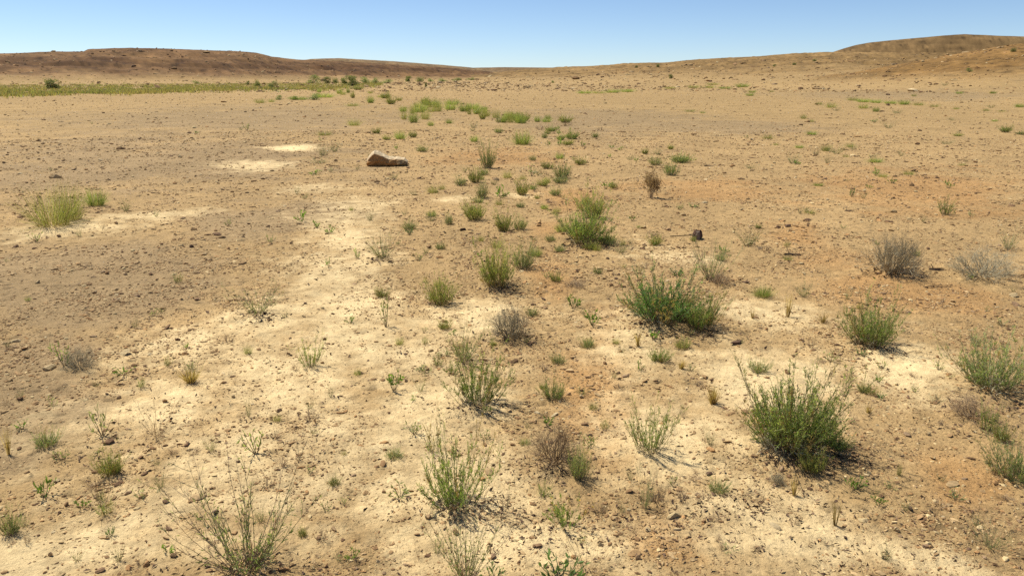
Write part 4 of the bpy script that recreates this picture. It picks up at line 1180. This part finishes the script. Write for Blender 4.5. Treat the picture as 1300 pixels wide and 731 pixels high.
# ------------------------------------------------------------------ boulder
def build_boulder():
    p = at(492, 210.5); k = ppm(p)
    Lx = 51 / k; Hz = 20 / k
    # stations along the length: x, front top z, ridge z, ridge depth, back depth, front bulge
    st = [(0.0, .22, .40, .34, .50, .10), (.05, .42, .62, .36, .7, .03), (.13, .66, .88, .34, .8, .0), (.20, .78, 1.0, .32, .85, -.02), (.30, .72, .90, .40, .85, -.02), (.42, .60, .74, .45, .85, -.03), (.54, .46, .60, .45, .8, -.02),
          (.68, .47, .55, .42, .75, .0), (.82, .48, .54, .40, .7, .0), (.92, .46, .52, .36, .62, .02), (1.0, .30, .36, .32, .45, .10)]
    prof = []
    for x, zf, zr, dr, db, fb in st:
        ring = [(x, fb + .16, -.10), (x, fb + .05, .10), (x, fb - .02, .50 * zf), (x, fb + .04, zf), (x, fb + .5 * dr, zf * .35 + zr * .65), (x, dr + fb, zr), (x, .5 * (dr + db), zr * .9), (x, db, zr * .6), (x, db + .04, .15), (x, db - .1, -.06)]
        prof.append(ring)
    V = np.array(prof); ns, nk = V.shape[:2]
    # refine along and around
    def refine(A, axis, m):
        n = A.shape[axis]; t = np.linspace(0, n - 1, (n - 1) * m + 1); i = np.minimum(t.astype(int), n - 2); f = t - i
        sh = [1] * A.ndim; sh[axis] = len(t); f = f.reshape(sh)
        return np.take(A, i, axis) * (1 - f) + np.take(A, i + 1, axis) * f
    V = refine(refine(V, 0, 5), 1, 5)
    ns, nk = V.shape[:2]
    pts = V.reshape(-1, 3)
    pts = (pts - np.array([.5, .35, 0])) * np.array([Lx, Lx * .62, Hz])
    g = np.random.default_rng(4)
    nx = fbm(pts[:, 0] + pts[:, 2], pts[:, 1] + pts[:, 2] * .7, .22, 4, 301, .6)
    ny = fbm(pts[:, 0] - pts[:, 2], pts[:, 1] - pts[:, 2] * .7, .14, 4, 311, .6)
    nz = fbm(pts[:, 0] * 1.3, pts[:, 2] * 2 + pts[:, 1], .06, 3, 317, .6)
    pts = pts + np.stack([nx * .03, ny * .045 + nz * .012, ny * .030 + nz * .008], 1)
    cap0 = pts[:nk].mean(0); cap1 = pts[-nk:].mean(0)
    i = np.arange(ns - 1)[:, None] * nk; j = np.arange(nk)[None]; j2 = (j + 1) % nk
    f = np.stack([i + j, i + nk + j, i + nk + j2, i + j2], -1).reshape(-1, 4)
    nv = len(pts)
    pts = np.concatenate([pts, cap0[None], cap1[None]])
    jj = np.arange(nk)
    c0 = np.stack([np.full(nk, nv), jj, (jj + 1) % nk], 1); c1 = np.stack([np.full(nk, nv + 1), (ns - 1) * nk + (jj + 1) % nk, (ns - 1) * nk + jj], 1)
    # colour by place: creamy top, darker orange brown sides, greyish towards one end
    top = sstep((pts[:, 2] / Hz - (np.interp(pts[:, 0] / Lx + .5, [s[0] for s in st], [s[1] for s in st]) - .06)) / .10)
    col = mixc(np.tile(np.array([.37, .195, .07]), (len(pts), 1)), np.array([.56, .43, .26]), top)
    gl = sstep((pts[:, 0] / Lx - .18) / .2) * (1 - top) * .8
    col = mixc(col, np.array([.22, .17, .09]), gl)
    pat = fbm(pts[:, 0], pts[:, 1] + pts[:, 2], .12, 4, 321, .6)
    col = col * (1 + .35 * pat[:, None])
    flat = np.concatenate([f.ravel(), c0.ravel(), c1.ravel()]); lt = np.concatenate([np.full(len(f), 4), np.full(2 * nk, 3)])
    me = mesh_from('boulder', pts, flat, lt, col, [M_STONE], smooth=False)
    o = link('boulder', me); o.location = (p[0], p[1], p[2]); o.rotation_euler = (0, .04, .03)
    o['label'] = 'large pale topped orange boulder lying alone on the gravel flat'; o['category'] = 'boulder'
    MARKS.append(('large pale topped boulder', p))


build_boulder()

# ------------------------------------------------------------------ single stones
STONE_MESH = []
_sg = np.random.default_rng(21)
for i in range(14):
    v = rock_shape(_sg, ICO3, 15) * np.exp(_sg.normal(0, .22, 3))
    base = [np.array([.30, .185, .09]), np.array([.21, .125, .065]), np.array([.36, .235, .12]), np.array([.25, .155, .085])][i % 4] if i < 9 else [np.array([.42, .31, .16]), np.array([.37, .27, .14])][i % 2] if i < 12 else np.array([.12, .07, .042])
    c = base * (1 + .3 * fbm(v[:, 0] * 1.0 + v[:, 2], v[:, 1] - v[:, 2], .7, 3, 401 + i))[:, None]
    STONE_MESH.append(mesh_from('stone', v * np.array([1, .8, .6]), ICO3[1].ravel(), np.full(len(ICO3[1]), 3), c, [M_STONE]))


def stone(u, v, w, kind='stone', label=None, short=None, tall=1.0):
    p = at(u, v); k = ppm(p)
    i = int(_sg.integers(0, 9)) if kind == 'stone' else int(_sg.integers(9, 12)) if kind == 'stone_pale' else int(_sg.integers(12, 14))
    o = link('stone', STONE_MESH[i]); s = w / k / 2
    o.scale = (s, s, s * tall); o.location = (p[0], p[1], p[2] + s * .25 * tall); o.rotation_euler = (_sg.normal(0, .25), _sg.normal(0, .25), _sg.uniform(0, 6.28))
    o['category'] = 'stone'; o['group'] = GROUPS['stone']
    if label:
        o['label'] = label
    else:
        ITEMS.append((o, kind, p))
    if short:
        MARKS.append((short, p))


stone(62, 469, 24, 'stone_pale', 'flat tan stone touching the grey brown cushion plant', None, .6)
stone(157, 449, 20, 'stone_pale', 'flat whitish stone half buried in the gravel', 'flat whitish stone', .4)
stone(1286, 376, 12, 'stone_pale', 'blocky cream stone on the orange soil past the flattened shrub', None, .9)
stone(600, 647, 11, 'stone_pale', 'cream pebble at the foot of the open branched shrub')
stone(544, 657, 12, 'stone', 'reddish round stone beside the open branched shrub')
stone(682, 693, 12, 'stone'); stone(762, 692, 9, 'stone_pale'); stone(738, 504, 9, 'stone_pale'); stone(1178, 552, 10, 'stone_pale'); stone(1208, 614, 10, 'stone'); stone(1155, 645, 9, 'stone_dark'); stone(1138, 673, 12, 'stone_pale'); stone(1078, 578, 9, 'stone_pale')
stone(935, 436, 12, 'stone_dark', 'dark stone in front of the broad dark green shrub'); stone(212, 417, 12, 'stone'); stone(192, 349, 8, 'stone'); stone(148, 284, 8, 'stone'); stone(75, 301, 8, 'stone'); stone(250, 381, 9, 'stone'); stone(244, 314, 9, 'stone_dark'); stone(210, 637, 10, 'stone'); stone(215, 672, 11, 'stone'); stone(64, 705, 12, 'stone'); stone(220, 706, 13, 'stone'); stone(274, 650, 11, 'stone_dark'); stone(127, 725, 12, 'stone'); stone(76, 650, 6, 'stone_dark'); stone(146, 721, 7, 'stone')
stone(954, 178, 5, 'stone_pale'); stone(950, 185, 5, 'stone'); stone(1127, 121, 6, 'stone_dark'); stone(1162, 116, 5, 'stone_pale'); stone(846, 262, 5, 'stone_dark'); stone(848, 292, 10, 'stone'); stone(988, 289, 8, 'stone'); stone(1000, 288, 9, 'stone_dark'); stone(990, 280, 6, 'stone_pale'); stone(1135, 270, 9, 'stone_pale'); stone(1290, 388, 12, 'stone'); stone(947, 359, 8, 'stone_dark'); stone(1122, 373, 7, 'stone'); stone(1168, 385, 6, 'stone'); stone(302, 586, 6, 'stone_dark'); stone(1018, 432, 8, 'stone'); stone(640, 205, 4, 'stone_dark'); stone(633, 214, 5, 'stone_dark'); stone(545, 315, 10, 'stone'); stone(588, 292, 9, 'stone_dark'); stone(690, 380, 7, 'stone_dark'); stone(785, 349, 6, 'stone_dark'); stone(733, 345, 6, 'stone_dark'); stone(768, 462, 9, 'stone'); stone(747, 479, 8, 'stone'); stone(458, 474, 8, 'stone_dark')
for i in range(96):
    v = 140 + 585 * _sg.uniform() ** 1.15; u = _sg.uniform(4, 1296)
    stone(u, v, np.interp(v, [140, 300, 720], [3.0, 5.0, 9.0]) * _sg.uniform(.7, 1.5), ['stone', 'stone', 'stone_dark', 'stone_pale', 'stone'][i % 5])


# ------------------------------------------------------------------ charred stub and dead wood
def build_stub():
    p = at(885, 303); k = ppm(p); g = np.random.default_rng(3)
    root = bpy.data.objects.new('charred_stub', None); COL.objects.link(root); root.location = p
    root['label'] = 'small dark charred wood stub with a pale streak and a twig beside it'; root['category'] = 'stub'
    MARKS.append(('dark charred stub', p))
    w, h = 12 / k, 11 / k
    n = 14; rings = []
    for j, (z, s) in enumerate([(-.1, .95), (.1, 1.0), (.35, 1.02), (.6, .92), (.85, .80), (1.0, .58)]):
        a = np.linspace(0, 6.28, n, endpoint=False)
        rr = (w / 2) * s * (1 + .18 * np.sin(a * 3 + 1) + g.normal(0, .06, n))
        zz = z * h + (g.normal(0, .05, n) * h if z > .9 else 0)
        rings.append(np.stack([rr * np.cos(a), rr * np.sin(a), zz + 0 * a], 1))
    V = np.concatenate(rings); m = len(rings)
    i = np.arange(m - 1)[:, None] * n; j = np.arange(n)[None]
    f = np.stack([i + j, i + (j + 1) % n, i + n + (j + 1) % n, i + n + j], -1).reshape(-1, 4)
    V = np.concatenate([V, [[0, 0, .72 * h]]]); fan = np.stack([np.full(n, len(V) - 1), (m - 1) * n + np.arange(n), (m - 1) * n + (np.arange(n) + 1) % n], 1)
    c = np.array([.085, .045, .028]) * g.uniform(.5, 1.7, (len(V), 1)); c[-1] = [.03, .02, .015]
    c[(np.arange(len(V)) % n == 10) | (np.arange(len(V)) % n == 11)] = [.28, .2, .14]
    link('wood', mesh_from('wood', V, np.concatenate([f.ravel(), fan.ravel()]), np.concatenate([np.full(len(f), 4), np.full(n, 3)]), c, [M_TWIG]), root)
    a = Acc(); a.tube(np.array([[-.25, .05, .012], [-.15, .04, .02], [-.04, .02, .03]]) * (w / .09), .006, .005, BROWN['foot'] * .5, BROWN['foot'] * .5)
    v, f, lt, c = a.arrays(); link('splinter', mesh_from('splinter', v, f, lt, c, [M_TWIG]), root)


def build_driftwood(u, v, w, label, seed, thick=.05):
    p = at(u, v); k = ppm(p); g = np.random.default_rng(seed); W = w / k; a = Acc(); b = Acc()
    for q in range(3):
        pts = bend_path(g, np.array([-W / 2 + g.uniform(0, .2) * W, g.normal(0, .04) * W, .01 * W + .008]), np.array([1, g.normal(0, .3), .10]), W * g.uniform(.5, .95), 6, .0, .18)
        pts[:, 2] = np.clip(pts[:, 2], .004, .06 * W)
        a.tube(pts, thick * W, thick * .4 * W, np.array([.10, .065, .042]), np.array([.17, .12, .08]))
    pts = bend_path(g, np.array([-.2 * W, 0, .02 * W]), np.array([-.5, .2, 1.0]), W * .4, 4, .1, .1)
    b.tube(pts, thick * .6 * W, thick * .2 * W, np.array([.07, .045, .03]), np.array([.14, .1, .07]))
    root = bpy.data.objects.new('dead_branch', None); COL.objects.link(root); root.location = p
    root['label'] = label; root['category'] = 'dead branch'
    for nm, acc in (('wood', a), ('prong', b)):
        vv, f, lt, c = acc.arrays(); link(nm, mesh_from(nm, vv, f, lt, c, [M_TWIG]), root)


build_stub()
build_driftwood(1190, 343, 22, 'dark dead branch between the two dry shrubs', 1, .07)
build_driftwood(1008, 324, 26, 'dark flat piece of dead wood on gravel behind the yellow stalks', 2)
build_driftwood(1195, 366, 46, 'thin dark dead branch lying flat on orange soil below the dry shrubs', 5, .012)
build_driftwood(900, 211, 14, 'small dark dead branch behind the dark brown bush', 7)
build_driftwood(1078, 268, 14, 'short dark dead branch with an upright prong on the orange flat', 8)

# ------------------------------------------------------------------ labels for the repeats: kind + place among its like near a landmark
ORD = 'nearest,second,third,fourth,fifth,sixth,seventh,eighth,ninth,tenth,eleventh,twelfth,thirteenth,fourteenth,fifteenth,sixteenth,seventeenth,eighteenth,nineteenth,twentieth'.split(',')
ORD += [t + ' ' + o for t in ('twenty', 'thirty', 'forty') for o in ['first'] + ORD[1:9]]
MP = np.array([m[1] for m in MARKS])
buckets = {}
for o, kind, p in ITEMS:
    # distance on a log scale, so that far and near things compare as they look
    lp = np.array([math.atan2(p[0], p[1]), math.log(math.hypot(p[0], p[1]))])
    LM = np.stack([np.arctan2(MP[:, 0], MP[:, 1]), np.log(np.hypot(MP[:, 0], MP[:, 1]))], 1)
    d = np.hypot((LM[:, 0] - lp[0]), .6 * (LM[:, 1] - lp[1]))
    i = int(np.argmin(d)); dx = lp[0] - LM[i, 0]; dy = .6 * (lp[1] - LM[i, 1])
    side = ('right of' if dx > 0 else 'left of') if abs(dx) > abs(dy) else ('behind' if dy > 0 else 'in front of')
    buckets.setdefault((AUTO[kind], side, MARKS[i][0]), []).append((d[i], o))
for (what, side, mark), lst in buckets.items():
    lst.sort(key=lambda t: t[0])
    for n, (_, o) in enumerate(lst):
        if len(lst) == 1:
            o['label'] = f'{what} {side} the {mark}'
        else:
            o['label'] = f'{what}, {ORD[n]}{" closest" if n else ""} {side} the {mark}'

# ------------------------------------------------------------------ light
SUN_EL, SUN_AZ = R(58), math.atan2(-0.80, 0.60)      # bearing from +Y, clockwise positive
to_sun = Vector((math.sin(SUN_AZ) * math.cos(SUN_EL), math.cos(SUN_AZ) * math.cos(SUN_EL), math.sin(SUN_EL)))
sd = bpy.data.lights.new('sun', 'SUN'); sd.energy = 4.6; sd.angle = R(.5); sd.color = (1.0, .955, .85)
so = bpy.data.objects.new('sun', sd); COL.objects.link(so); so.rotation_euler = to_sun.to_track_quat('Z', 'Y').to_euler(); so.location = to_sun * 50
W = bpy.data.worlds.new('World'); S.world = W; W.use_nodes = True
nt = W.node_tree; bg = nt.nodes.get('Background') or nt.nodes.new('ShaderNodeBackground')
sky = nt.nodes.new('ShaderNodeTexSky'); sky.sky_type = 'NISHITA'; sky.sun_disc = False; sky.sun_elevation = SUN_EL; sky.sun_rotation = SUN_AZ
sky.altitude = 500; sky.air_density = 0.65; sky.dust_density = 0.15; sky.ozone_density = 4.0
nt.links.new(sky.outputs['Color'], bg.inputs['Color']); bg.inputs['Strength'].default_value = 0.090
S.view_settings.view_transform = 'Standard'; S.view_settings.look = 'None'; S.view_settings.exposure = 0.46; S.view_settings.gamma = 1.0; S.view_settings.use_curve_mapping = False
S.render.engine = 'CYCLES'
S.cycles.use_denoising = False
S.cycles.max_bounces = 6; S.cycles.transparent_max_bounces = 4
